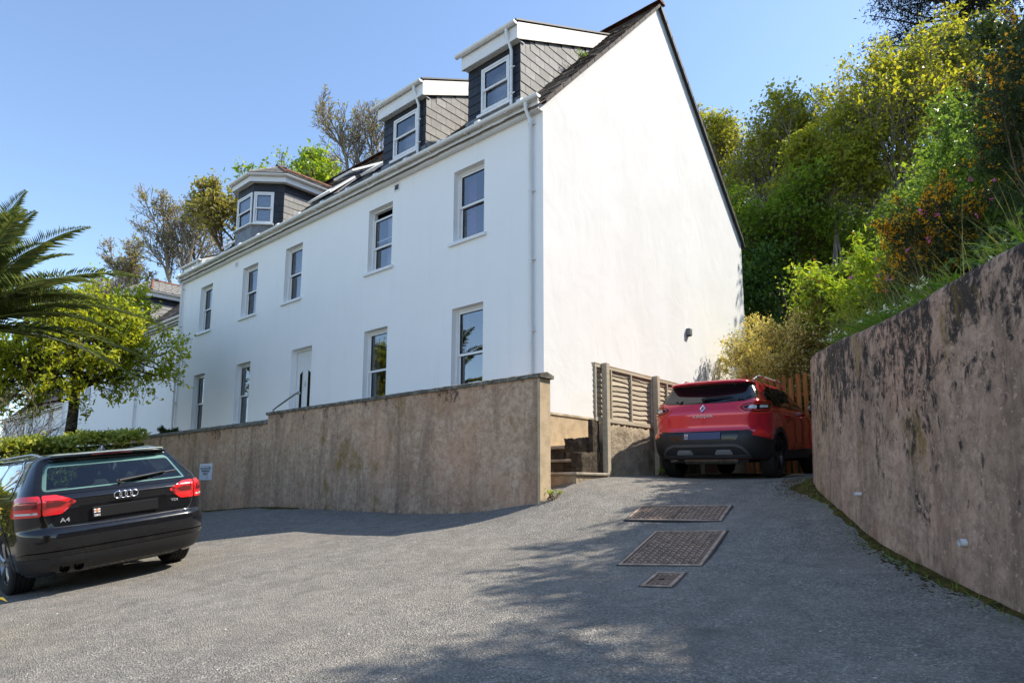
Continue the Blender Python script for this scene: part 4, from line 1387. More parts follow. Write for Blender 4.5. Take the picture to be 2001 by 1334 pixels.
class CarBody:
    """shell lofted from horizontal outlines; (s, z) are arc length from the rear centre line and height"""
    def __init__(c, keys, planx):
        c.k = {n: ([q[0] for q in v], [q[1] for q in v]) for n, v in keys.items()}
        c.planx = planx
        c.cache = {}
    def val(c, n, z):
        a, b = c.k[n]
        return float(pchip(a, b, min(max(z, a[0]), a[-1])))
    def outline(c, z):
        key = round(z, 5)
        if key in c.cache: return c.cache[key]
        xr, xf, w, a, b, cc, af, bf = (c.val(n, z) for n in ('xr', 'xf', 'w', 'a', 'b', 'c', 'af', 'bf'))
        a = min(a, (xf - xr) * .45); af = min(af, (xf - xr) * .45); b = min(b, w * .9); bf = min(bf, w * .9)
        y1 = w - b
        for _ in range(4):
            mm = 2 * cc * y1 / w ** 2
            th0 = math.atan(mm * b / a)
            y1 = w - b + b * math.sin(th0)
        ys = np.linspace(0, y1, 18)
        p1 = np.stack([xr + cc * (ys / w) ** 2, ys], 1)
        th = np.linspace(th0, math.pi / 2, 16)[1:]
        p2 = np.stack([p1[-1, 0] + a * math.cos(th0) - a * np.cos(th), w - b + b * np.sin(th)], 1)
        xs = np.linspace(p2[-1, 0], xf - af, 70)[1:]
        p3 = np.stack([xs, np.full(len(xs), w)], 1)
        th = np.linspace(0, math.pi / 2, 12)[1:]
        p4 = np.stack([xf - af + af * np.sin(th) * .97, w - bf + bf * np.cos(th)], 1)
        ys = np.linspace(w - bf, 0, 8)[1:]
        p5 = np.stack([xf - .03 * af * 1 + .03 * af * (1 - (ys / max(w - bf, 1e-3)) ** 2), ys], 1)
        P = np.concatenate([p1, p2, p3, p4, p5])
        P[:, 1] *= c.planx(P[:, 0], z)
        L = np.concatenate([[0], np.cumsum(np.hypot(*np.diff(P, axis=0).T))])
        c.cache[key] = (P, L)
        return P, L
    def B(c, s, z):
        P, L = c.outline(z)
        a = abs(s)
        x = np.interp(a, L, P[:, 0]); y = np.interp(a, L, P[:, 1])
        return Vector((x, y if s >= 0 else -y, z))
    def N(c, s, z):
        e = .004
        ds = c.B(s + e, z) - c.B(s - e, z)
        dz = c.B(s, z + e) - c.B(s, z - e)
        n = dz.cross(ds)
        return n.normalized() if n.length > 1e-9 else Vector((-1, 0, 0))
    def s_of_x(c, x, z):
        P, L = c.outline(z)
        i0 = 17
        j1 = 17 + 15 + 69
        return float(np.interp(x, P[i0:j1, 0], L[i0:j1]))
    def shell(c, levels):
        rows, S = [], []
        for z in levels:
            P, L = c.outline(z)
            rows.append((P, L, z))
        n = len(rows[0][0])
        V, SZ = [], []
        for P, L, z in rows:
            for i in range(n):
                V.append((P[i, 0], P[i, 1], z)); SZ.append((L[i], z))
            for i in range(n - 2, 0, -1):
                V.append((P[i, 0], -P[i, 1], z)); SZ.append((-L[i], z))
        m = 2 * n - 2
        F = []
        for r in range(len(rows) - 1):
            for i in range(m):
                j = (i + 1) % m
                F.append((r * m + i, r * m + j, (r + 1) * m + j, (r + 1) * m + i))
        top = (len(rows) - 1) * m
        return V, F, SZ, [top + i for i in range(m)]

def in_poly(p, poly):
    x, y = p
    r = False
    j = len(poly) - 1
    for i in range(len(poly)):
        xi, yi = poly[i]; xj, yj = poly[j]
        if (yi > y) != (yj > y) and x < (xj - xi) * (y - yi) / (yj - yi) + xi:
            r = not r
        j = i
    return r

def round_poly(poly, r=.03, n=4):
    out = []
    m = len(poly)
    for i in range(m):
        p, a, b = Vector(poly[i]), Vector(poly[i - 1]), Vector(poly[(i + 1) % m])
        da, db = (a - p), (b - p)
        rr = min(r, da.length * .45, db.length * .45)
        A, Bv = p + da.normalized() * rr, p + db.normalized() * rr
        for k in range(n + 1):
            t = k / n
            out.append(tuple((1 - t) ** 2 * A + 2 * t * (1 - t) * p + t * t * Bv))
    return out

def inset(poly, d):
    """move a polygon's edges inwards by d (outwards when negative)"""
    area = sum(poly[i - 1][0] * poly[i][1] - poly[i][0] * poly[i - 1][1] for i in range(len(poly)))
    sg = 1 if area > 0 else -1
    out = []
    m = len(poly)
    for i in range(m):
        p, a, b = Vector(poly[i]), Vector(poly[i - 1]), Vector(poly[(i + 1) % m])
        e0, e1 = (p - a), (b - p)
        if e0.length < 1e-6 or e1.length < 1e-6:
            out.append(tuple(p)); continue
        n0 = Vector((-e0.y, e0.x)).normalized() * sg
        n1 = Vector((-e1.y, e1.x)).normalized() * sg
        n = n0 + n1
        n = n / max(.35, n.length_squared) * 2 * 1.0 if n.length > 1e-6 else n0
        out.append(tuple(p + n * d))
    return out

def dense(poly, step):
    out = []
    for i in range(len(poly)):
        a, b = Vector(poly[i - 1]), Vector(poly[i])
        k = max(1, int((b - a).length / step))
        for t in range(k):
            out.append(tuple(a.lerp(b, t / k)))
    return out

def patch(car, name, poly, off, mat, parent, holes=(), thick=.012, step=.03, mirror=False, flip=False):
    """a panel that follows the body; poly in (s, z)"""
    loops = [dense(poly, step * .8)] + [dense(h, step * .8) for h in holes]
    verts, edges = [], []
    for lp in loops:
        b = len(verts)
        verts += [Vector(p) for p in lp]
        edges += [(b + i, b + (i + 1) % len(lp)) for i in range(len(lp))]
    xs = [p[0] for p in poly]; zs = [p[1] for p in poly]
    big = loops[0]
    x = min(xs) + step / 2
    while x < max(xs):
        z = min(zs) + step / 2
        while z < max(zs):
            if in_poly((x, z), big) and not any(in_poly((x, z), h) for h in loops[1:]):
                q = Vector((x, z))
                if min((q - v).length_squared for v in verts[:sum(map(len, loops))]) > (step * .45) ** 2:
                    verts.append(q)
            z += step
        x += step
    V2, E2, F2, *_ = delaunay_2d_cdt(verts, edges, [], 0, 1e-6)
    F = []
    for f in F2:
        c = sum((V2[i] for i in f), Vector((0, 0))) / len(f)
        if in_poly(c, big) and not any(in_poly(c, h) for h in loops[1:]):
            F.append(list(f))
    sg = -1 if mirror else 1
    pos, nor = [], []
    for v in V2:
        s = v.x * sg
        pos.append(car.B(s, v.y)); nor.append(car.N(s, v.y))
    P = [p + n * off for p, n in zip(pos, nor)]
    me_v = [tuple(p) for p in P]
    faces = []
    for f in F:
        n = (P[f[1]] - P[f[0]]).cross(P[f[2]] - P[f[0]])
        faces.append(tuple(f) if n.dot(nor[f[0]]) > 0 else tuple(reversed(f)))
    if thick:
        cnt = {}
        for f in faces:
            for i in range(len(f)):
                a, b = f[i], f[(i + 1) % len(f)]
                cnt[(a, b)] = cnt.get((a, b), 0) + 1
        bnd = [(a, b) for (a, b) in cnt if (b, a) not in cnt]
        low = {}
        for a, b in bnd:
            for q in (a, b):
                if q not in low:
                    low[q] = len(me_v); me_v.append(tuple(pos[q] + nor[q] * (off - thick)))
        faces += [(b, a, low[a], low[b]) for a, b in bnd]
    me = bpy.data.meshes.new(name)
    me.from_pydata(me_v, [], faces)
    me.update()
    me.polygons.foreach_set('use_smooth', [True] * len(me.polygons))
    me.set_sharp_from_angle(angle=R(50))
    return link(name, me, mat, parent)

def strip(car, name, pts, w, off, mat, parent, mirror=False):
    """narrow line on the body through (s, z) points"""
    pts = [Vector(p) for p in pts]
    fine = []
    for a, b in zip(pts, pts[1:]):
        k = max(1, int((b - a).length / .025))
        fine += [a.lerp(b, t / k) for t in range(k)]
    fine.append(pts[-1])
    vs, fs = [], []
    sg = -1 if mirror else 1
    for i, p in enumerate(fine):
        d = (fine[min(i + 1, len(fine) - 1)] - fine[max(i - 1, 0)]).normalized()
        n = Vector((-d.y, d.x)) * (w / 2)
        for q in (p + n, p - n):
            vs.append(car.B(q.x * sg, q.y) + car.N(q.x * sg, q.y) * off)
    for i in range(len(fine) - 1):
        fs.append((2 * i, 2 * i + 1, 2 * i + 3, 2 * i + 2))
    mb = MB(); mb.add(vs, fs)
    return mb.build(name, mat, parent, True)

def frame_on(car, s, z, off=0.0):
    """matrix whose -Y looks out of the body, X along it to the right (seen from outside), Z up"""
    n = car.N(s, z); p = car.B(s, z) + n * off
    xax = Vector((0, 0, 1)).cross(n).normalized()
    zax = n.cross(xax)
    m = Matrix((xax, -n, zax)).transposed().to_4x4()
    m.translation = p
    return m

def text_mesh(body, size, ext, bold=0.0, spacing=1.0):
    cu = bpy.data.curves.new('txt', 'FONT')
    cu.body = body; cu.size = size; cu.extrude = ext; cu.offset = bold
    cu.align_x = 'CENTER'; cu.align_y = 'CENTER'; cu.space_character = spacing
    ob = bpy.data.objects.new('txt', cu)
    COL.objects.link(ob)
    bpy.context.view_layer.update()
    dg = bpy.context.evaluated_depsgraph_get()
    me = bpy.data.meshes.new_from_object(ob.evaluated_get(dg))
    bpy.data.objects.remove(ob)
    bpy.data.curves.remove(cu)
    me.materials.clear()
    return me

def letters(name, body, size, M, mat, parent, ext=.002, bold=0.0, sx=1.0, spacing=1.0):
    """text standing on the local XZ plane of matrix M, facing -Y"""
    me = text_mesh(body, size, ext, bold, spacing)
    me.transform(M @ Matrix.Rotation(R(90), 4, 'X') @ Matrix.Diagonal((sx, 1, 1, 1)))
    return link(name, me, mat, parent)

def lathe(profile, n=40, axis_y=True):
    """profile of (offset along the axle, radius) -> verts, faces round the Y axis"""
    vs, fs = [], []
    k = len(profile)
    for i in range(n):
        t = 2 * math.pi * i / n
        for (y, r) in profile:
            vs.append((r * math.cos(t), y, r * math.sin(t)))
    for i in range(n):
        j = (i + 1) % n
        for q in range(k - 1):
            fs.append((i * k + q, j * k + q, j * k + q + 1, i * k + q + 1))
    return vs, fs

def wheel(parent, x, y, r, w, rimr, side, spokes, rimmat):
    h = w / 2
    pr = [(-h * .78, rimr), (-h * .95, rimr + .02), (-h, rimr + (r - rimr) * .5), (-h * .93, r - .022), (-h * .80, r - .006)]
    for g in (-.55, -.18, .18, .55):
        c_ = g * h
        pr += [(c_ - .008, r), (c_ - .006, r - .009), (c_ + .006, r - .009), (c_ + .008, r)]
    pr += [(h * .80, r - .006), (h * .93, r - .022), (h, rimr + (r - rimr) * .5), (h * .95, rimr + .02), (h * .78, rimr)]
    vs, fs = lathe(pr, 48)
    mb = MB(Matrix.Translation((x, y, r))); mb.add(vs, fs)
    ty = mb.build('wheel', MAT['tyre'], parent, True, 40)
    s = side
    mb = MB(Matrix.Translation((x, y, r)))
    vs, fs = lathe([(s * h * .8, rimr + .004), (s * h * .82, rimr - .012), (s * h * .45, rimr - .025), (-s * h * .7, rimr - .03)], 40)
    mb.add(vs, fs)
    for k in range(spokes):
        a = 2 * math.pi * k / spokes + .3
        for da in (-.11, .11):
            c0, s0 = math.cos(a), math.sin(a)
            c1, s1 = math.cos(a + da), math.sin(a + da)
            p0 = Vector((c0 * .05, s * h * .62, s0 * .05)); p1 = Vector((c1 * (rimr - .012), s * h * .74, s1 * (rimr - .012)))
            mb.tube([p0, p0.lerp(p1, .5) + Vector((0, s * .006, 0)), p1], [.024, .019, .017], 6)
    mb.tube([(0, s * h * .3, 0), (0, s * h * .70, 0)], [.075, .06], 14)
    rim = mb.build('rim', rimmat, ty, True, 40)
    mb = MB(Matrix.Translation((x, y, r))); mb.tube([(0, s * h * -.5, 0), (0, s * h * .1, 0)], rimr - .035, 24); mb.build('brake_disc', MAT['underbody'], ty)
    return ty

def rear_prism(car, poly, off0, off1, name, mat, parent):
    pass

def make_car(keys, planx, levels, wheels, holes, arch_r, paint, parent):
    car = CarBody(keys, planx)
    V, F, SZ, top = car.shell(levels)
    keepF = []
    for f in F:
        pts = [SZ[i] for i in f]
        cz = sum(p[1] for p in pts) / 4
        cs = max((p[0] for p in pts), key=abs) if max(p[0] for p in pts) * min(p[0] for p in pts) < -1 else sum(p[0] for p in pts) / 4
        x = sum(V[i][0] for i in f) / 4; y = sum(V[i][1] for i in f) / 4
        if any(in_poly((cs, cz), h) for h in holes):
            continue
        if any(abs(y) > .45 and (x - wx) ** 2 + (cz - wz) ** 2 < arch_r ** 2 for wx, wz in wheels):
            continue
        keepF.append(f)
    keepF.append(tuple(top))
    me = bpy.data.meshes.new('body')
    me.from_pydata(V, [], keepF)
    bm = bmesh.new(); bm.from_mesh(me)
    bmesh.ops.delete(bm, geom=[v for v in bm.verts if not v.link_faces], context='VERTS')
    bm.to_mesh(me); bm.free()
    me.polygons.foreach_set('use_smooth', [True] * len(me.polygons))
    body = link('body', me, paint, parent)
    return car, body

def arch_ring(car, parent, wx, wz, r0, r1, mat, off, side, a0=-8, a1=188, thick=.05):
    out, inn = [], []
    for k in range(25):
        t = R(a0 + (a1 - a0) * k / 24)
        for lst, r_ in ((out, r1), (inn, r0)):
            z = max(wz + r_ * math.sin(t), .27)
            lst.append((car.s_of_x(wx + r_ * math.cos(t), z), z))
    poly = out + inn[::-1]
    return patch(car, 'wheel_arch', poly, off, mat, parent, (), thick, .03, side < 0)

def lv(z0, z1, n): return [z0 + (z1 - z0) * i / n for i in range(n)]

def flag(parent, M, w, h):
    """small flag panel: white with a red upright cross and a gold cross on it, blue band text below"""
    mb = MB(M); mb.box(-w / 2, w / 2, -.0015, 0, -h / 2, h / 2); mb.build('flag_field', MAT['flower_flat'], parent)
    mb = MB(M); mb.box(-w * .12, w * .12, -.0025, -.0016, -h / 2, h / 2); mb.box(-w / 2, w / 2, -.0026, -.0016, -h * .14, h * .14); mb.build('flag_cross', MAT['ink_flagred'], parent)
    mb = MB(M); mb.box(-w * .05, w * .05, -.0034, -.0027, -h * .4, h * .4); mb.box(-w * .42, w * .42, -.0035, -.0027, -h * .06, h * .06); mb.build('flag_inner_cross', MAT['ink_gold'], parent)

MAT['flower_flat'] = plain('flag_white', (0.7, 0.7, 0.7), .4)
MAT['ink_flagred'] = plain('ink_flagred', (0.45, 0.05, 0.06), .4)
MAT['ink_gold'] = plain('ink_gold', (0.55, 0.36, 0.06), .4)

# ---- black estate car ---------------------------------------------------
def estate_car():
    root = empty('estate_car')
    tag(root, 'black estate car parked at the left, seen from behind', 'car')
    keys = dict(
        xr=[(.20, .20), (.27, .12), (.34, .075), (.42, .045), (.50, .012), (.57, .0), (.625, .008), (.65, .03), (.67, .052), (.72, .060), (.85, .062), (.90, .048), (.935, .04), (.96, .055), (1.0, .092), (1.05, .14), (1.30, .385), (1.335, .41), (1.352, .40), (1.362, .355), (1.378, .345), (1.392, .39), (1.405, .52), (1.42, .85), (1.435, 1.3), (1.446, 1.85)],
        xf=[(.20, 4.45), (.35, 4.62), (.55, 4.70), (.68, 4.68), (.78, 4.58), (.86, 4.33), (.94, 3.8), (.99, 3.48), (1.05, 3.36), (1.2, 3.05), (1.3, 2.84), (1.36, 2.70), (1.405, 2.55), (1.42, 2.42), (1.435, 2.25), (1.446, 1.98)],
        w=[(.20, .82), (.28, .875), (.38, .900), (.50, .910), (.62, .913), (.80, .915), (.90, .912), (.955, .895), (1.0, .872), (1.04, .852), (1.2, .757), (1.3, .692), (1.345, .655), (1.375, .615), (1.392, .58), (1.405, .545), (1.42, .46), (1.435, .33), (1.446, .12)],
        a=[(.2, .34), (.6, .34), (.9, .32), (1.05, .24), (1.35, .2), (1.446, .2)],
        b=[(.2, .34), (.6, .32), (.9, .26), (1.0, .17), (1.05, .13), (1.3, .11), (1.36, .13), (1.4, .2), (1.446, .1)],
        c=[(.2, .05), (.6, .085), (.9, .075), (1.05, .07), (1.35, .05), (1.4, .1), (1.446, .02)],
        af=[(.2, .6), (.8, .6), (1.0, .3), (1.446, .3)], bf=[(.2, .4), (.8, .4), (1.0, .3), (1.446, .08)])
    def planx(x, z):
        return 1 - .035 * np.clip((1.3 - x) / 1.3, 0, 1) ** 2 - .05 * np.clip((x - 3.3) / 1.4, 0, 1) ** 2
    levels = lv(.20, .66, 26) + lv(.66, .69, 4) + lv(.69, .90, 10) + lv(.90, 1.0, 10) + lv(1.0, 1.33, 22) + lv(1.33, 1.41, 20) + lv(1.41, 1.446, 9) + [1.446]
    W = [(.93, .325), (3.74, .325)]
    tmp = CarBody(keys, planx)
    rear_glass = round_poly([(-.715, 1.022), (.715, 1.022), (.615, 1.328), (-.615, 1.328)], .06, 5)
    surround = round_poly([(-.785, .990), (.785, .990), (.67, 1.350), (-.67, 1.350)], .06, 5)
    def sidepoly(pts):
        return [(tmp.s_of_x(x, z), z) for x, z in pts]
    sg1 = [(.60, 1.03), (1.30, 1.02), (1.40, 1.34), (.95, 1.335), (.78, 1.26)]
    sg2 = [(1.36, 1.02), (2.22, 1.005), (2.26, 1.36), (1.46, 1.345)]
    sg3 = [(2.30, 1.005), (3.30, .995), (2.75, 1.32), (2.34, 1.36)]
    sides = [round_poly(sidepoly(q), .03, 3) for q in (sg1, sg2, sg3)]
    P0, L0 = tmp.outline(1.2)
    smax = lambda z: tmp.outline(z)[1][-1]
    scr = [(smax(1.03) - .70, 1.03), (smax(1.33) - .55, 1.33)]
    # windscreen hole, both halves (the outline closes at the front centre)
    wind_l = [(smax(1.03) - .72, 1.03), (smax(1.03) + .05, 1.03), (smax(1.33) + .05, 1.33), (smax(1.33) - .58, 1.33)]
    wind_r = [(-a, b) for a, b in wind_l]
    holes = [inset(rear_glass, -.005)] + [inset(p, .004) for p in sides] + [[(-a, b) for a, b in inset(p, .004)] for p in sides] + [wind_l, wind_r]
    car, body = make_car(keys, planx, levels, W, holes, .37, MAT['paint_black'], root)
    # glass and trims
    patch(car, 'window_surround', surround, .004, MAT['gloss_black'], root, (inset(rear_glass, .004),), .02)
    patch(car, 'rear_window', rear_glass, .003, MAT['car_glass'], root, (), 0)
    patch(car, 'inner_trim', inset(rear_glass, -.03), -.03, MAT['trim_pale'], root, (inset(rear_glass, .04),), .01)
    for mir in (False, True):
        for p in sides:
            patch(car, 'side_window', p, .002, MAT['car_glass_dark'], root, (), 0, .05, mir)
        allp = round_poly(sidepoly([(.56, .995), (3.34, .975), (2.80, 1.345), (2.3, 1.39), (1.45, 1.375), (.93, 1.36), (.72, 1.28)]), .05, 4)
        patch(car, 'window_frame', allp, .003, MAT['gloss_black'], root, tuple(inset(p, .004) for p in sides), .008, .05, mir)
        strip(car, 'chrome_trim', [allp[i] for i in range(len(allp))] + [allp[0]], .016, .008, MAT['chrome'], root, mir)
        # wheel arches
        for wx, wz in W:
            arch_ring(car, root, wx, wz, .345, .40, MAT['paint_black'], .006, -1 if mir else 1)
        # lamps
        outer = round_poly([(.735, .795), (1.09, .80), (1.075, .975), (.98, 1.0), (.735, .992)], .02, 3)
        inner = round_poly([(.57, .80), (.722, .797), (.722, .992), (.60, .985), (.44, .915)], .02, 3)
        lo = patch(car, 'tail_lamp', outer, .010, MAT['lens_red'], root, (), .02, .03, mir)
        li = patch(car, 'tail_lamp', inner, .010, MAT['lens_red'], root, (), .02, .03, mir)
        for base, lamp in ((outer, lo), (inner, li)):
            patch(car, 'lamp_band', inset([(p[0], .845 + (p[1] - .845) * .62 + .035) for p in base], .03), .0115, MAT['lens_red_dark'], lamp, (), .0, .03, mir)
        patch(car, 'reverse_lens', [(.76, .818), (1.0, .826), (1.0, .846), (.76, .838)], .0125, MAT['lens_clear'], lo, (), 0, .03, mir)
        # door and tailgate shut lines
        strip(car, 'shut_line', [(.765, 1.0), (.735, .99), (.728, .90), (.715, .79), (.69, .72), (.64, .675), (.3, .662), (0, .66)], .008, .0015, MAT['verge_black'], root, mir)
        # sensors
        for s_ in (.27, .70):
            M = frame_on(car, -s_ if mir else s_, .565, .001)
            mb = MB(M); mb.tube([(0, 0, 0), (0, -.003, 0)], .011, 12); mb.build('parking_sensor', MAT['gloss_black'], root)
    # bumper: lower valance in matt black with a lip
    val = round_poly([(-.98, .235), (.98, .235), (1.06, .34), (.98, .385), (-.98, .385), (-1.06, .34)], .03, 3)
    patch(car, 'valance', val, .006, MAT['cladding'], root, (), .02, .05)
    strip(car, 'bumper_lip', [(-1.10, .40), (-.9, .425), (0, .43), (.9, .425), (1.10, .40)], .035, .012, MAT['paint_black'], root)
    # plate recess and plate
    rec = round_poly([(-.40, .70), (.40, .70), (.43, .862), (-.43, .862)], .03, 3)
    patch(car, 'plate_recess', rec, .002, MAT['gloss_black'], root, (), .01)
    M = frame_on(car, 0, .775, .012)
    mb = MB(M); mb.cbox(-.315, .315, -.008, .006, -.056, .056, .004); pl = mb.build('number_plate', MAT['plate_black'], root)
    Mf = M @ Matrix.Translation((-.275, -.009, .014)); flag(pl, Mf, .058, .04)
    letters('country_code', 'GBG', .028, M @ Matrix.Translation((-.275, -.010, -.032)), MAT['flower_flat'], pl, .0006, .0008)
    # four linked rings
    mb = MB(frame_on(car, 0, .925, .012))
    for k in range(4):
        cx = (k - 1.5) * .052
        mb.tube([(cx + .036 * math.cos(t * math.pi / 12), -.002 * (k % 2), .036 * math.sin(t * math.pi / 12)) for t in range(25)], .0055, 6, False)
    mb.build('ring_badge', MAT['chrome'], root, True)
    letters('badge_lettering', 'A4', .062, frame_on(car, .545, .735, .004), MAT['badge'], root, .003, .0004, 1.15)
    letters('badge_lettering', 'TDI', .038, frame_on(car, -.50, .79, .004), MAT['badge'], root, .003, .0004, 1.3)
    # wiper
    def on(s, z, o=.02): return car.B(s, z) + car.N(s, z) * o
    mb = MB(); mb.tube([on(.03, 1.045, .006), on(.03, 1.045, .03)], .026, 12); mb.tube([on(.03, 1.045, .028), on(-.25, 1.073, .03), on(-.46, 1.098, .026)], [.018, .012, .006], 8)
    mb.tube([on(-.02, 1.052, .014), on(-.3, 1.083, .014), on(-.60, 1.108, .014)], .006, 6)
    mb.build('wiper', MAT['cladding'], root, True, 50)
    # high brake lamp
    patch(car, 'brake_lamp', [(-.2, 1.366), (.2, 1.366), (.2, 1.376), (-.2, 1.376)], .003, MAT['lens_red_dark'], root, (), 0)
    # roof rails and fin
    for s in (1, -1):
        mb = MB()
        pts = []
        for k in range(15):
            t = k / 14
            x = .62 + 2.1 * t
            zz = 1.385 + .042 * min(1, math.sin(math.pi * min(max(t, 0), 1)) * 2.2)
            pts.append((x, s * (.575 + .015 * math.sin(math.pi * t)), zz))
        mb.tube(pts, .014, 8); mb.build('roof_rail', MAT['satin'], root, True, 60)
    mb = MB(); mb.add([(.60, -.022, 1.405), (.60, .022, 1.405), (.82, .018, 1.415), (.82, -.018, 1.415), (.63, 0, 1.47), (.68, 0, 1.462)], [(0, 1, 4), (1, 2, 5, 4), (2, 3, 5), (3, 0, 4, 5)])
    mb.build('roof_antenna', MAT['gloss_black'], root)
    # exhaust tips
    for s_ in (.56, .44):
        p = car.B(s_, .27)
        mb = MB(); mb.tube([(p.x + .16, p.y, .262), (p.x - .025, p.y, .262)], .042, 18, False); mb.tube([(p.x - .025, p.y, .262), (p.x + .13, p.y, .262)], .036, 18, False)
        mb.build('exhaust_tip', MAT['alloy_dark'], root, True)
    rec = round_poly([(.33, .222), (.66, .222), (.68, .315), (.31, .315)], .03, 3)
    patch(car, 'exhaust_recess', rec, .008, MAT['gloss_black'], root, (), .01)
    # underside and inside
    mb = MB(); mb.box(.22, 4.4, -.60, .60, .19, .42); mb.box(.30, 4.2, -.74, .74, .42, .50); mb.build('underbody', MAT['underbody'], root)
    mb = MB(); mb.box(.20, 1.25, -.66, .66, .84, .86); mb.build('luggage_cover', MAT['seat'], root)
    mb = MB(); mb.cbox(1.28, 1.50, -.66, .66, .5, 1.02, .05); mb.build('rear_seat', MAT['seat'], root)
    for y in (-.42, 0, .42):
        mb = MB(); mb.cbox(1.34, 1.44, y - .13, y + .13, 1.03, 1.15 if y else 1.12, .035); mb.tube([(1.39, y - .05, .98), (1.39, y - .05, 1.06)], .008, 6); mb.tube([(1.39, y + .05, .98), (1.39, y + .05, 1.06)], .008, 6)
        mb.build('headrest', MAT['seat'], root)
    for y in (-.38, .38):
        mb = MB(); mb.cbox(2.32, 2.50, y - .24, y + .24, .5, 1.08, .06); mb.build('front_seat', MAT['seat'], root)
        mb = MB(); mb.cbox(2.36, 2.46, y - .14, y + .14, 1.10, 1.27, .045); mb.build('headrest', MAT['seat'], root)
    mb = MB(); mb.cbox(3.15, 3.45, -.7, .7, .7, 1.0, .05); mb.build('dashboard', MAT['seat'], root)
    mb = MB(); mb.cbox(.62, 2.6, -.50, .50, 1.372, 1.380, .003); mb.build('headliner', MAT['trim_pale'], root)
    for x, wz in W:
        for s in (1, -1):
            wheel(root, x, s * .775, .325, .225, .215, s, 5, MAT['alloy'])
    # mirrors
    for s in (1, -1):
        mb = MB(); mb.cbox(2.98, 3.14, s * .98 - .09, s * .98 + .09, .97, 1.10, .04); mb.build('door_mirror', MAT['paint_black'], root)
    return root

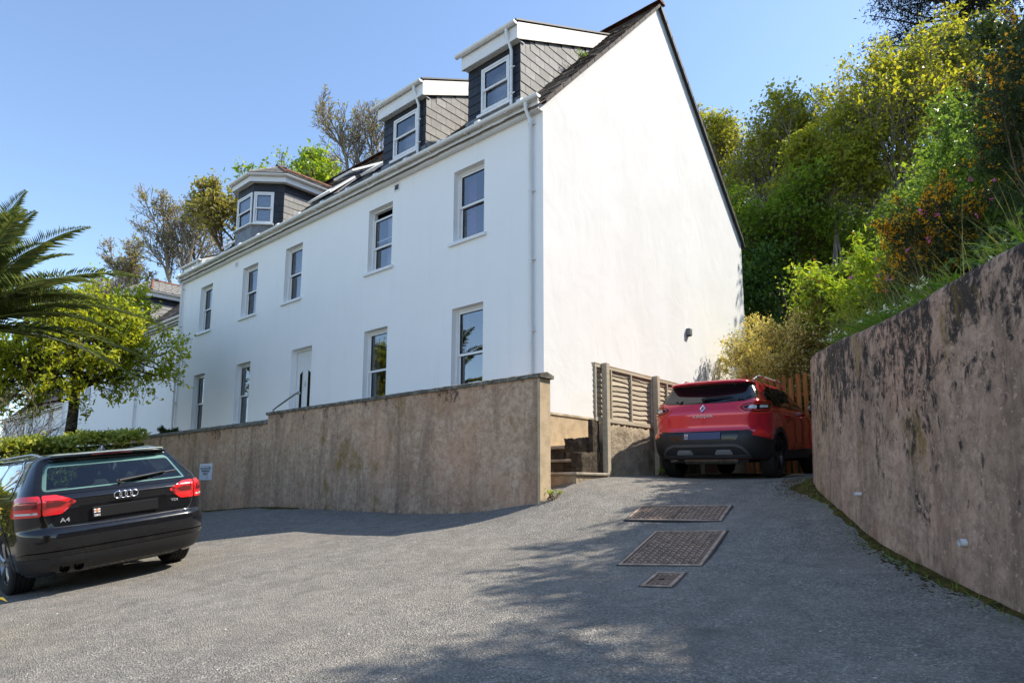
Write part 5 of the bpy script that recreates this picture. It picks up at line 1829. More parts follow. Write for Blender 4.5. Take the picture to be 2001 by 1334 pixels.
# ---- red crossover ------------------------------------------------------
def crossover_car():
    root = empty('crossover_car')
    tag(root, 'red crossover car parked on the raised drive between fence and retaining wall', 'car')
    keys = dict(
        xr=[(.30, .20), (.35, .10), (.42, .045), (.52, .012), (.60, .0), (.68, .004), (.715, .02), (.74, .045), (.80, .058), (.90, .052), (.98, .046), (1.04, .056), (1.10, .085), (1.16, .125), (1.20, .165), (1.42, .365), (1.452, .38), (1.466, .33), (1.478, .262), (1.50, .245), (1.518, .262), (1.535, .36), (1.555, .62), (1.575, 1.0), (1.592, 1.45), (1.604, 1.8)],
        xf=[(.30, 4.25), (.45, 4.40), (.6, 4.45), (.8, 4.40), (.92, 4.2), (1.0, 3.8), (1.06, 3.42), (1.12, 3.25), (1.3, 2.9), (1.45, 2.55), (1.52, 2.38), (1.555, 2.28), (1.575, 2.18), (1.592, 2.05), (1.604, 1.88)],
        w=[(.30, .83), (.38, .885), (.48, .910), (.62, .920), (.74, .916), (.88, .918), (.98, .915), (1.06, .898), (1.12, .868), (1.18, .838), (1.3, .772), (1.42, .708), (1.465, .68), (1.50, .648), (1.518, .622), (1.535, .585), (1.555, .50), (1.575, .38), (1.592, .24), (1.604, .08)],
        a=[(.3, .40), (.7, .42), (1.0, .42), (1.15, .32), (1.45, .25), (1.604, .2)],
        b=[(.3, .36), (.7, .36), (1.0, .30), (1.1, .24), (1.2, .16), (1.42, .12), (1.5, .14), (1.54, .2), (1.604, .06)],
        c=[(.3, .06), (.7, .10), (1.0, .10), (1.2, .09), (1.45, .07), (1.5, .10), (1.56, .15), (1.604, .02)],
        af=[(.3, .6), (.9, .6), (1.1, .3), (1.604, .25)], bf=[(.3, .4), (.9, .4), (1.1, .3), (1.604, .06)])
    def planx(x, z):
        k = .045 if z > .7 else .03
        hip = .014 * np.exp(-((x - .95) / .45) ** 2) * math.exp(-((z - .92) / .22) ** 2)
        return 1 - k * np.clip((1.2 - x) / 1.2, 0, 1) ** 2 - .05 * np.clip((x - 3.1) / 1.4, 0, 1) ** 2 + hip
    levels = lv(.30, .70, 18) + lv(.70, .76, 8) + lv(.76, 1.0, 12) + lv(1.0, 1.2, 16) + lv(1.2, 1.44, 14) + lv(1.44, 1.54, 22) + lv(1.54, 1.604, 12) + [1.604]
    W = [(.88, .345), (3.53, .345)]
    tmp = CarBody(keys, planx)
    car, body = make_car(keys, planx, levels, W, [], .40, MAT['paint_red'], root)
    SW = lambda pts: [(tmp.s_of_x(x, z), z) for x, z in pts]
    # tailgate glass
    sur = round_poly([(-.62, 1.175), (-.3, 1.157), (.3, 1.157), (.62, 1.175), (.80, 1.24), (.735, 1.462), (-.735, 1.462), (-.80, 1.24)], .04, 4)
    patch(car, 'window_surround', sur, .004, MAT['gloss_black'], root, (), .015)
    gl = round_poly([(-.60, 1.195), (-.3, 1.178), (.3, 1.178), (.60, 1.195), (.735, 1.25), (.665, 1.405), (-.665, 1.405), (-.735, 1.25)], .04, 4)
    patch(car, 'rear_window', gl, .006, MAT['side_glass'], root, (), .004)
    patch(car, 'spoiler_lamp', [(-.16, 1.485), (.16, 1.485), (.16, 1.50), (-.16, 1.50)], .003, MAT['lens_red'], root, (), 0)
    def on(s, z, o=.02): return car.B(s, z) + car.N(s, z) * o
    mb = MB(); mb.tube([on(.0, 1.19, .006), on(.0, 1.19, .035)], .028, 12); mb.tube([on(.03, 1.196, .035), on(-.2, 1.225, .034), on(-.43, 1.238, .022)], [.022, .016, .007], 8); mb.build('wiper', MAT['gloss_black'], root, True, 50)
    for mir in (False, True):
        lamp = round_poly([(.50, 1.075), (.60, 1.145), (.80, 1.172), (1.20, 1.19), (1.30, 1.165), (1.22, 1.06), (1.05, .985), (.80, .965), (.60, .99)], .03, 3)
        o = patch(car, 'tail_lamp', lamp, .010, MAT['lens_red'], root, (), .02, .03, mir)
        patch(car, 'lamp_housing', inset(lamp, .028), .0125, MAT['gloss_black'], o, (), .002, .03, mir)
        patch(car, 'lamp_ring', inset(lamp, .045), .0145, MAT['lens_red'], o, (inset(lamp, .06),), .001, .03, mir)
        patch(car, 'reverse_lens', round_poly([(.66, 1.05), (.79, 1.04), (.79, 1.09), (.69, 1.095)], .015, 3), .0155, MAT['lens_clear'], o, (), .001, .03, mir)
        patch(car, 'indicator_lens', round_poly([(.84, 1.055), (1.02, 1.065), (1.02, 1.10), (.84, 1.095)], .01, 3), .0155, MAT['lens_clear'], o, (), .001, .03, mir)
        patch(car, 'reflector', round_poly([(.72, .655), (.98, .615), (1.08, .645), (.90, .72), (.76, .725)], .02, 3), .014, MAT['lens_red'], root, (), .01, .03, mir)
        strip(car, 'shut_line', [(.795, 1.20), (.83, 1.1), (.83, .95), (.80, .82), (.72, .745), (.60, .728), (0, .724)], .008, .0015, MAT['verge_black'], root, mir)
        for wx, wz in W:
            arch_ring(car, root, wx, wz, .375, .45, MAT['cladding'], .012, -1 if mir else 1)
        allp = round_poly(SW([(.55, 1.15), (.62, 1.30), (.98, 1.44), (1.9, 1.475), (2.35, 1.45), (3.15, 1.14), (1.6, 1.115)]), .05, 4)
        patch(car, 'side_windows', allp, .004, MAT['side_glass'], root, (), .006, .05, mir)
        for xx in (1.12, 1.98):
            strip(car, 'window_pillar', SW([(xx, 1.125), (xx + .1, 1.47)]), .07, .009, MAT['gloss_black'], root, mir)
        strip(car, 'window_trim', SW([(.58, 1.135), (1.6, 1.105), (3.2, 1.13)]), .014, .008, MAT['gloss_black'], root, mir)
        # lower door cladding
        patch(car, 'sill_cladding', SW([(1.34, .31), (3.05, .31), (3.05, .47), (1.34, .44)]), .014, MAT['cladding'], root, (), .02, .06, mir)
        for xx in (1.28, 2.12, 3.05):
            strip(car, 'door_gap', SW([(xx, .48), (xx + .02, 1.12)]), .007, .002, MAT['verge_black'], root, mir)
        sd = -1 if mir else 1
        for xx in (1.42, 2.28):
            p = car.B(sd * car.s_of_x(xx, .98), .98)
            mb = MB(); mb.cbox(xx - .11, xx + .11, p.y - .012, p.y + .03 if sd > 0 else p.y + .012, .965, .995, .01)
            mb = MB(); mb.tube([(xx - .11, p.y, .98), (xx - .09, p.y + sd * .035, .98), (xx + .09, p.y + sd * .035, .98), (xx + .11, p.y, .98)], .013, 8); mb.build('door_handle', MAT['paint_red'], root, True, 60)
        mb = MB(); mb.cbox(2.98, 3.15, sd * 1.0 - .10, sd * 1.0 + .10, 1.10, 1.25, .045); mb.build('door_mirror', MAT['gloss_black'], root)
        # roof rail
        mb = MB()
        mb.tube([(.70 + 1.9 * k / 14, sd * (.60 + .02 * math.sin(math.pi * k / 14)), 1.535 + .085 * min(1, 2.4 * math.sin(math.pi * k / 14))) for k in range(15)], .017, 8)
        mb.build('roof_rail', MAT['satin'], root, True, 60)
    # black bumper
    bump = [(-1.18, .315), (1.18, .315), (1.22, .60), (1.02, .595), (.84, .63), (.70, .722), (-.70, .722), (-.84, .63), (-1.02, .595), (-1.22, .60)]
    patch(car, 'bumper', round_poly(bump, .03, 3), .010, MAT['cladding'], root, (), .02, .045)
    M = frame_on(car, 0, .655, .022)
    rec = round_poly([(-.50, .585), (.50, .585), (.56, .715), (-.56, .715)], .03, 3)
    patch(car, 'plate_recess', rec, .013, MAT['gloss_black'], root, (), .01)
    mb = MB(M); mb.cbox(-.285, .285, -.006, .006, -.055, .055, .004); pl = mb.build('number_plate', MAT['plate_blue'], root)
    flag(pl, M @ Matrix.Translation((-.245, -.008, .012)), .055, .04)
    letters('country_code', 'GBG', .026, M @ Matrix.Translation((-.245, -.008, -.034)), MAT['flower_flat'], pl, .0006, .0008)
    # skid plate: raised hoop with two bright pads
    hoop = round_poly([(-.70, .335), (.70, .335), (.60, .49), (.48, .535), (-.48, .535), (-.60, .49)], .05, 4)
    patch(car, 'skid_hoop', hoop, .026, MAT['hoop_grey'], root, (inset(hoop, .038),), .03, .03)
    patch(car, 'skid_plate', inset(hoop, .036), .014, MAT['cladding'], root, (), .01, .04)
    for s_ in (-.30, .30):
        patch(car, 'skid_pad', round_poly([(s_ - .14, .385), (s_ + .14, .385), (s_ + .10, .45), (s_ - .10, .45)], .02, 3), .022, MAT['satin'], root, (), .012)
    # exhaust and silencer below
    mb = MB(); mb.tube([(.30, -.45, .30), (.30, .38, .30)], .075, 14); mb.tube([(.30, .38, .30), (.26, .62, .28)], .03, 10)
    mb.build('silencer', MAT['exhaust_steel'], root, True, 50)
    # badge: hollow diamond, and lettering
    Mb = frame_on(car, 0, 1.075, .006)
    mb = MB(Mb)
    o_, i_ = [(0, .075), (.05, 0), (0, -.075), (-.05, 0)], [(.006, .04), (.024, 0), (-.006, -.04), (-.024, 0)]
    for k in range(4):
        a, b = o_[k], o_[(k + 1) % 4]; c_, d_ = i_[(k + 1) % 4], i_[k]
        mb.add([(a[0], 0, a[1]), (b[0], 0, b[1]), (c_[0], 0, c_[1]), (d_[0], 0, d_[1]),
                (a[0] * .93, -.006, a[1] * .93), (b[0] * .93, -.006, b[1] * .93), (c_[0], -.010, c_[1]), (d_[0], -.010, d_[1])],
               [(4, 5, 6, 7), (0, 1, 5, 4), (2, 3, 7, 6)])
    mb.build('diamond_badge', MAT['chrome'], root)
    letters('badge_lettering', 'KADJAR', .058, frame_on(car, 0, .957, .004), MAT['badge'], root, .003, .0008, 1.35, 1.15)
    # aerial
    mb = MB(); mb.tube([(.62, .10, 1.545), (.60, .10, 1.57)], [.03, .012], 10); mb.tube([(.60, .10, 1.57), (.47, .10, 1.83)], [.005, .003], 6); mb.build('aerial', MAT['gloss_black'], root)
    mb = MB(); mb.box(.25, 4.2, -.60, .60, .25, .5); mb.box(.3, 4.1, -.76, .76, .5, .6); mb.build('underbody', MAT['underbody'], root)
    for x, wz in W:
        for s in (1, -1):
            wheel(root, x, s * .785, .345, .225, .235, s, 5, MAT['alloy_dark'])
    return root

MAT['side_glass'] = NM('side_glass', 0.03, 0, 0.6).col((0.006, 0.007, 0.009)).m
MAT['hoop_grey'] = plain('hoop_grey', (0.10, 0.10, 0.105), 0.4, 0.4)
MAT['exhaust_steel'] = plain('exhaust_steel', (0.20, 0.18, 0.155), 0.5, 0.7, 0.5, 0.3, 12)
est = estate_car()
def place(root, rear, heading, wheelx):
    """rear = ground point below the rear centre; wheels follow the ground"""
    d = Vector((math.cos(heading), math.sin(heading), 0)); l = Vector((-d.y, d.x, 0))
    p = Vector((rear[0], rear[1], 0))
    q = [p + d * wx + l * s * .775 for wx in wheelx for s in (1, -1)]
    z = [gz(v.x, v.y) for v in q]
    zr, zf = (z[0] + z[1]) / 2, (z[2] + z[3]) / 2
    dx = Vector((d.x * (wheelx[1] - wheelx[0]), d.y * (wheelx[1] - wheelx[0]), zf - zr)).normalized()
    roll = ((z[0] + z[2]) - (z[1] + z[3])) / 2 / (1.55)
    ly = Vector((l.x, l.y, roll)); ly = (ly - dx * ly.dot(dx)).normalized()
    uz = dx.cross(ly)
    m = Matrix((dx, ly, uz)).transposed().to_4x4()
    c = p + d * wheelx[0]
    o = Vector((c.x, c.y, zr)) - dx * wheelx[0]
    m.translation = o - uz * .004
    root.matrix_world = m
place(est, (-.93, -5.70), R(181.0), (.93, 3.74))
suv = crossover_car()
place(suv, (2.27, 1.02), R(95.5), (.88, 3.53))
# ------------------------------------------------------------------ wooded hillside
TOE = [(13, -9.3, 1.15), (9.5, -6.95, 1.2), (7.75, -5.25, 1.28), (6.45, -3.6, 1.34), (5.35, -1.9, 1.40), (4.58, -.40, 1.54), (4.27, .25, 1.62), (4.05, .9, 1.65), (3.98, 1.5, 1.66), (3.92, 4, 1.7), (3.8, 6.15, 1.75), (1.2, 6.5, 1.2), (.9, 9.6, 1.3), (-15, 11.5, 1.5), (-110, 13, 1.5)]
TOE_A = np.array(TOE)
HILL_POLY = [(p[0], p[1]) for p in TOE] + [(-110, 120), (70, 120), (70, -9.3)]
def toe_dist(x, y):
    x = np.asarray(x, float); y = np.asarray(y, float)
    best = np.full(x.shape, 1e9); zt = np.zeros(x.shape)
    for a, b in zip(TOE_A[:-1], TOE_A[1:]):
        d = b[:2] - a[:2]; l2 = d @ d
        t = np.clip(((x - a[0]) * d[0] + (y - a[1]) * d[1]) / l2, 0, 1)
        dd = np.hypot(x - a[0] - t * d[0], y - a[1] - t * d[1])
        m = dd < best
        best = np.where(m, dd, best); zt = np.where(m, a[2] + (b[2] - a[2]) * t, zt)
    return best, zt
def hill_z(x, y):
    x = np.asarray(x, float); y = np.asarray(y, float)
    d, zt = toe_dist(x, y)
    s = np.where(d < .5, .10 * d, .05 + .84 * (d - .5))
    s = np.where(s > 17, 17 + (s - 17) * .25, s)
    return zt + s + .16 * np.sin(x * .9 + 1) * np.sin(y * .8) * np.clip(d, 0, 1.5) + .3 * np.sin(x * .31) * np.cos(y * .27 + 1) * np.clip(d / 4, 0, 1)
def hz(x, y): return float(hill_z(np.array([x]), np.array([y]))[0])
hx = np.concatenate([np.arange(-110, -12, 3.0), np.arange(-12, 0, 1.0), np.arange(0, 14, .25), np.arange(14, 70.1, 4)])
hy = np.concatenate([np.arange(-10, 15, .25), np.arange(15, 30, 1.0), np.arange(30, 120.1, 6)])
X, Y = np.meshgrid(hx, hy, indexing='ij')
Z = hill_z(X, Y)
ins = np.array([in_poly((a, b), HILL_POLY) for a, b in zip(X.ravel(), Y.ravel())]).reshape(X.shape)
nx, ny = X.shape
idx = np.arange(nx * ny).reshape(nx, ny)
ok = ins[:-1, :-1] & ins[1:, :-1] & ins[1:, 1:] & ins[:-1, 1:]
F = np.stack([idx[:-1, :-1], idx[1:, :-1], idx[1:, 1:], idx[:-1, 1:]], -1)[ok]
HV = np.stack([X, Y, Z], -1).reshape(-1, 3)
# the cut face of the bank below its toe
_tp = []
for a, b in zip(TOE[:-1], TOE[1:]):
    k = max(1, int(math.hypot(b[0] - a[0], b[1] - a[1]) / .5))
    _tp += [tuple(np.array(a) + (np.array(b) - np.array(a)) * t / k) for t in range(k)]
_tp.append(TOE[-1])
_b0 = len(HV)
_sk = []
for p in _tp:
    _sk += [(p[0], p[1], -2.0), (p[0], p[1], p[2] + .03), (p[0] + .35, p[1] + .35, p[2] + .06)]
HV = np.concatenate([HV, np.array(_sk)])
_q = np.arange(len(_tp) - 1)[:, None] * 3 + _b0
F = np.concatenate([F, _q + np.array([[0, 3, 4, 1]]), _q + np.array([[1, 4, 5, 2]])])
hillside = np_mesh('hillside', HV, F, MAT['soil'], None, True)
tag(hillside, 'steep overgrown bank rising behind the retaining wall', kind='structure')

# ------------------------------------------------------------------ foliage helpers
NR = np.random.default_rng(11)
def unit(v):
    return v / np.maximum(np.linalg.norm(v, axis=-1, keepdims=True), 1e-9)
def leaf_arrays(C, size, ratio=.5, up=.3, droop=0.0, out=None, fold=.25, dirs=None):
    """folded diamond leaves: C centres (n,3); returns vertices and triangles"""
    n = len(C)
    if dirs is None:
        dirs = NR.normal(size=(n, 3))
        if out is not None: dirs = dirs + out * 1.0
        dirs[:, 2] += up - droop
    d = unit(dirs)
    side = unit(np.cross(d, NR.normal(size=(n, 3)) * .7 + np.array([0, 0, 1.0])))
    nor = np.cross(side, d)
    s = (np.asarray(size) * NR.uniform(.45, 1.45, n))[:, None]
    base = C - d * s * .5
    tip = C + d * s * .5 - nor * s * .08
    l = C + side * s * ratio * .5 + nor * s * fold * ratio - d * s * .05
    r_ = C - side * s * ratio * .5 + nor * s * fold * ratio - d * s * .05
    V = np.stack([base, l, tip, r_], 1).reshape(-1, 3)
    b = np.arange(n)[:, None] * 4
    F = np.concatenate([b + np.array([[0, 2, 1]]), b + np.array([[0, 3, 2]])], 1).reshape(-1, 3)
    return V, F
def leaves(name, C, size, mat, parent, **kw):
    V, F = leaf_arrays(np.asarray(C), size, **kw)
    return np_mesh(name, V, F, mat, parent, False)

def seg_mesh(name, segs, mat, parent, k=5):
    """tapered tubes for a list of (p0, p1, r0, r1); twigs get three sides"""
    VV, FF, nb = [], [], 0
    for thick_ in (True, False):
        sub = [s for s in segs if (s[2] >= .03) == thick_]
        if not sub: continue
        kk = k if thick_ else 3
        A = np.array([tuple(s[0]) for s in sub]); Bv = np.array([tuple(s[1]) for s in sub])
        r0 = np.array([s[2] for s in sub]); r1 = np.array([s[3] for s in sub])
        d = unit(Bv - A)
        h = np.where(np.abs(d[:, 2:3]) < .9, np.array([[0, 0, 1.0]]), np.array([[1.0, 0, 0]]))
        u = unit(np.cross(d, h)); w = np.cross(d, u)
        t = 2 * np.pi * np.arange(kk) / kk
        ring_ = u[:, None] * np.cos(t)[None, :, None] + w[:, None] * np.sin(t)[None, :, None]
        VV.append(np.concatenate([A[:, None] + ring_ * r0[:, None, None], Bv[:, None] + ring_ * r1[:, None, None]], 1).reshape(-1, 3))
        b = (np.arange(len(sub)) * 2 * kk)[:, None, None] + nb
        i = np.arange(kk); j = (i + 1) % kk
        FF.append((b + np.stack([i, j, j + kk, i + kk], -1)[None]).reshape(-1, 4))
        nb += len(VV[-1])
    return np_mesh(name, np.concatenate(VV), np.concatenate(FF), mat, parent, True)

def grow(rg, segs, tips, p, d, L, r, lvl, par):
    mx = par['levels']
    n = par.get('nseg', [6, 5, 4, 3, 3])[min(lvl, 4)]
    step = L / n
    wob = par.get('wob', .16)
    up = par.get('up', [.0, .08, .1, .1, .1])[min(lvl, 4)]
    for i in range(n):
        d = Vector((d.x + rg.gauss(0, wob), d.y + rg.gauss(0, wob), d.z + rg.gauss(0, wob) + up)).normalized()
        q = p + d * step
        f = (i + 1) / n
        r2 = r * (1 - (1 - par.get('taper', .55)) / n)
        segs.append((p.copy(), q.copy(), r, r2, lvl))
        if lvl >= mx - 1:
            tips.append((p.lerp(q, .5), d.copy())); tips.append((q.copy(), d.copy()))
        p, r = q, r2
        if lvl < mx and f >= par.get('bare', [.35, .25, .15, .1])[min(lvl, 3)]:
            kids = par['kids'][min(lvl, len(par['kids']) - 1)]
            m = int(kids) + (1 if rg.random() < kids - int(kids) else 0)
            for _ in range(m):
                ang = R(rg.uniform(*par.get('ang', (30, 60))))
                ax = Vector((rg.gauss(0, 1), rg.gauss(0, 1), rg.gauss(0, 1)))
                ax = (ax - d * ax.dot(d)).normalized()
                nd = (d * math.cos(ang) + ax * math.sin(ang)).normalized()
                grow(rg, segs, tips, p.copy(), nd, L * par.get('ratio', .62) * rg.uniform(.75, 1.15) * (1.15 - .45 * f), r * par.get('rr', .6), lvl + 1, par)

def tree(name, label, pos, height, par, nleaf, lsize, lmat, bmat, group=None, seed=1, cat='tree', trunks=1, lean=(0, 0), spread=.22, ratio=.55, k=5, minr=.006, droop=0.0, rad=None):
    rg = random.Random(seed)
    root = empty(name, pos)
    tag(root, label, cat, group)
    segs, tips = [], []
    for t in range(trunks):
        a = 2 * math.pi * t / max(1, trunks) + rg.uniform(0, 1)
        tilt = 0 if trunks == 1 else .28
        d = Vector((lean[0] + math.cos(a) * tilt, lean[1] + math.sin(a) * tilt, 1)).normalized()
        grow(rg, segs, tips, Vector((0, 0, -.15)), d, height * par.get('trunk', .5) * rg.uniform(.9, 1.1), height * par.get('thick', .018), 0, par)
    # scale the skeleton so that its top meets the height
    top = max(s[1].z for s in segs)
    f = height / top
    lift = 0.0
    sc = Vector((f, f, f))
    if rad:
        rr_ = sorted(math.hypot(t[0].x, t[0].y) for t in tips)
        fu = rad / max(.1, rr_[int(len(rr_) * .9)])
        lift = max(0.0, height - top * fu)
        sc = Vector((fu, fu, fu if lift else f))
    up_ = Vector((0, 0, lift))
    r0_ = max(s[2] for s in segs) * (.55 if trunks > 1 else 1)
    segs = [(s[0] * sc + up_, s[1] * sc + up_, max(minr, s[2]), max(minr * .7, s[3])) for s in segs]
    if lift > .2:
        for t in range(trunks):
            o_ = Vector((rg.uniform(-.15, .15), rg.uniform(-.15, .15), 0)) * min(2, trunks - 1)
            segs.append((Vector((o_.x * 2, o_.y * 2, -.3)), Vector((o_.x, o_.y, lift * .5)), r0_ * 1.25, r0_ * 1.1))
            segs.append((Vector((o_.x, o_.y, lift * .5)), Vector((0, 0, lift)), r0_ * 1.1, r0_))
    tr = seg_mesh('trunk', segs, bmat, root, k)
    T = np.array([tuple(t[0] * sc + up_) for t in tips])
    if nleaf:
        i = NR.integers(0, len(T), nleaf)
        C = T[i] + NR.normal(size=(nleaf, 3)) * spread * np.array([1, 1, .8])
        leaves('crown', C, lsize, lmat, root, ratio=ratio, droop=droop)
    return root

def shrub(name, label, pos, radii, nleaf, lsize, lmat, clumps=60, csize=.22, bmat=None, group=None, seed=1, ratio=.5, cat='shrub', up=.3, stems=10, extra=None, hollow=.3, shoots=70, slen=.55, sup=.5):
    """stems, clumps of leaves and shoots that break the outline"""
    rg = np.random.default_rng(seed)
    root = empty(name, pos)
    tag(root, label, cat, group)
    rad = np.array(radii)
    cz = rad[2] * 1.0
    v = unit(rg.normal(size=(clumps, 3))) * (rg.uniform(hollow ** 3, 1, clumps) ** (1 / 3))[:, None]
    cc = v * rad * rg.uniform(.6, 1.12, (clumps, 1)) + np.array([0, 0, cz])
    cc[:, 2] = np.maximum(cc[:, 2], .08)
    segs = []
    r2 = random.Random(seed)
    for q in range(min(stems * 4, clumps)):
        e = Vector(cc[q]) * .96
        b = Vector((r2.uniform(-.2, .2) * rad[0], r2.uniform(-.2, .2) * rad[1], -.1))
        m = b.lerp(e, .5) + Vector((r2.uniform(-.08, .08), r2.uniform(-.08, .08), .1 * rad[2]))
        segs += [(b, m, .016, .010), (m, e, .010, .003)]
    # shoots
    SP, SD, SF = [], [], []
    for q in range(shoots):
        i = r2.randrange(clumps)
        p = Vector(cc[i])
        o_ = (p - Vector((0, 0, cz * .8)))
        o_ = Vector((o_.x / rad[0], o_.y / rad[1], o_.z / rad[2]))
        d = (o_ + Vector((r2.gauss(0, .35), r2.gauss(0, .35), sup + r2.gauss(0, .25)))).normalized()
        L = slen * min(radii) * r2.uniform(.5, 1.3)
        k = 9
        for j in range(k):
            d2 = (d + Vector((r2.gauss(0, .08), r2.gauss(0, .08), -.05))).normalized()
            n_ = p + d2 * (L / k)
            segs.append((p.copy(), n_.copy(), .005 * (1 - j / k) + .002, .005 * (1 - (j + 1) / k) + .0015))
            for _ in range(3):
                SP.append(tuple(p.lerp(n_, r2.random()))); SD.append(tuple(d2)); SF.append(j / k)
            p, d = n_, d2
    tag(seg_mesh('stems', segs, bmat or MAT['bark_brown'], root, 4), kind='stuff')
    i = rg.integers(0, clumps, nleaf)
    C = cc[i] + rg.normal(size=(nleaf, 3)) * csize * rg.uniform(.4, 1.15, clumps)[i][:, None] * np.array([1, 1, .75])
    C[:, 2] = np.maximum(C[:, 2], .0)
    if not SP: SP, SD, SF = [tuple(cc[0])], [(0, 0, 1)], [0]
    SPa, SDa, SFa = np.array(SP), np.array(SD), np.array(SF)
    rep = 3
    SC = np.repeat(SPa, rep, 0); SC = SC + rg.normal(size=SC.shape) * lsize * .45
    C = np.concatenate([C, SC])
    out = unit(C - np.array([0, 0, cz]))
    leaves('foliage', C, lsize, lmat, root, ratio=ratio, up=up, out=out)
    if extra:
        for nm, n_, sz, mt, topbias in extra:
            ok_ = np.nonzero(SFa > .25)[0]
            j = ok_[rg.integers(0, len(ok_), n_)]
            C = SPa[j] + rg.normal(size=(n_, 3)) * sz * .8
            if topbias: C = C[C[:, 2] > cz * topbias]
            tag(leaves(nm, C, sz, mt, root, ratio=.8, up=.3), kind='stuff')
    return root

# undergrowth that clothes the bank (one mass nobody could count)
n = 70000
ux = np.concatenate([NR.uniform(3.6, 14, n // 2), NR.uniform(-8, 12, n // 2)])
uy = np.concatenate([NR.uniform(-8, 8, n // 2), NR.uniform(6, 26, n // 2)])
dd, _z = toe_dist(ux, uy)
clump = np.sin(ux * 2.3 + np.sin(uy * 1.7)) * np.sin(uy * 2.1 + np.sin(ux * 1.9)) * .5 + .5
keep = (dd > .25) & np.array([in_poly((a, b), HILL_POLY) for a, b in zip(ux, uy)])
ux, uy, clump, dd = ux[keep], uy[keep], clump[keep], dd[keep]
uz = hill_z(ux, uy) + NR.uniform(0, 1, len(ux)) ** 1.6 * (.12 + .55 * clump) * np.clip(dd / 1.2, .25, 1)
o = leaves('undergrowth', np.stack([ux, uy, uz], -1), np.where(uy > 8, .13, .085), MAT['undergrowth'], None, ratio=.6)
tag(o, 'mixed ivy and bramble clothing the bank', kind='stuff')

P_SPRING = dict(levels=4, kids=[1.6, 1.5, 1.2, .9], ang=(22, 52), ratio=.62, wob=.10, trunk=.62, thick=.009, taper=.5, up=[.02, .10, .10, .06, .05], bare=[.25, .2, .1, .1])
P_BARE = dict(levels=4, kids=[1.5, 1.7, 1.7, 1.2], ang=(20, 48), ratio=.60, wob=.10, trunk=.55, thick=.014, taper=.5, up=[.02, .08, .07, .05, .04], bare=[.35, .15, .1, .1])
def on_hill(x, y): return (x, y, hz(x, y) - .05)
GH = 'trees on the bank at the right'
def T_(name, label, x, y, top, *a, **k):
    z = hz(x, y)
    return tree(name, label, (x, y, z), top - z, *a, **k)
T_('lime_green_tree', 'yellow green young tree with slim grey stems just right of the gable', -1.92, 16.8, 15.8, P_SPRING, 17000, 0.15, MAT['leaf_lime'], MAT['bark_grey'], GH, 3, trunks=4, spread=.15, rad=2.5)
T_('sparse_tree', 'sparse twiggy tree peeping past the dark verge of the gable', -4.1, 17.2, 16.2, P_SPRING, 4000, 0.14, MAT['leaf_lime'], MAT['bark_grey'], GH, 8, trunks=3, spread=.14, rad=1.5)
T_('lime_green_tree', 'tall yellow green tree against the sky in the middle of the bank', 2.75, 15.2, 15.0, P_SPRING, 16000, 0.14, MAT['leaf_lime'], MAT['bark_grey'], GH, 5, trunks=4, spread=.14, rad=2.2)
T_('lime_green_tree', 'lacy yellow leaved tree in front of the dark pine', 4.25, 17.8, 16.6, P_SPRING, 8000, 0.15, MAT['leaf_lime'], MAT['bark_grey'], GH, 6, trunks=4, spread=.15, rad=2.0)
T_('mixed_green_tree', 'dense mid green tree between the two yellow green ones', 1.2, 13.6, 12.6, P_SPRING, 20000, 0.14, MAT['leaf_lime'], MAT['bark_grey'], GH, 7, trunks=4, spread=.17, rad=2.0)
T_('mixed_green_tree', 'lower green tree with pale upright trunks behind the cream shrub', -.4, 14.2, 11.0, P_SPRING, 17000, 0.14, MAT['leaf_spring'], MAT['bark_brown'], GH, 9, trunks=4, spread=.16, rad=2.2)
T_('mixed_green_tree', 'shady dark green tree at the foot of the bank behind the house corner', -1.6, 12.4, 8.6, dict(P_SPRING, levels=3), 15000, 0.15, MAT['leaf_green'], MAT['bark_dark'], GH, 10, trunks=3, spread=.2, rad=1.8)
T_('mixed_green_tree', 'middle height spring green tree above the board fence', 3.2, 7.4, 5.3, P_SPRING, 12000, 0.1, MAT['leaf_spring'], MAT['bark_brown'], GH, 11, trunks=4, spread=.12, rad=1.3)
T_('twiggy_tree', 'half bare twiggy tree leaning over the gorse at the right edge', 6.5, 4.2, 6.2, dict(P_BARE, levels=3), 2200, 0.075, MAT['leaf_bronze'], MAT['bark_brown'], GH, 12, trunks=3, spread=.08, rad=1.4)
T_('mixed_green_tree', 'bright green tree filling the bank under the pine', 4.9, 12.2, 9.2, P_SPRING, 14000, 0.13, MAT['leaf_spring'], MAT['bark_grey'], GH, 14, trunks=4, spread=.14, rad=1.9)
T_('mixed_green_tree', 'olive green scrub tree behind the tall gorse', 6.6, 9.0, 9.2, P_SPRING, 14000, 0.12, MAT['leaf_green'], MAT['bark_brown'], GH, 15, trunks=4, spread=.13, rad=1.9)
for x_, y_, h_, sd_, lab_ in ((10.3, 1.6, 9.3, 81, 'overhanging tree just beyond the right edge that shades the iron covers'), (11.3, -.4, 9.8, 82, 'overhanging tree beyond the right edge that shades the near drive'), (12.6, -2.4, 10.2, 83, 'overhanging tree beyond the right edge that shades the bottom right corner')):
    T_('overhanging_tree', lab_, x_, y_, h_, dict(P_SPRING, levels=3), 6500, .13, MAT['leaf_green'], MAT['bark_brown'], GH, sd_, trunks=3, spread=.14, rad=2.0)
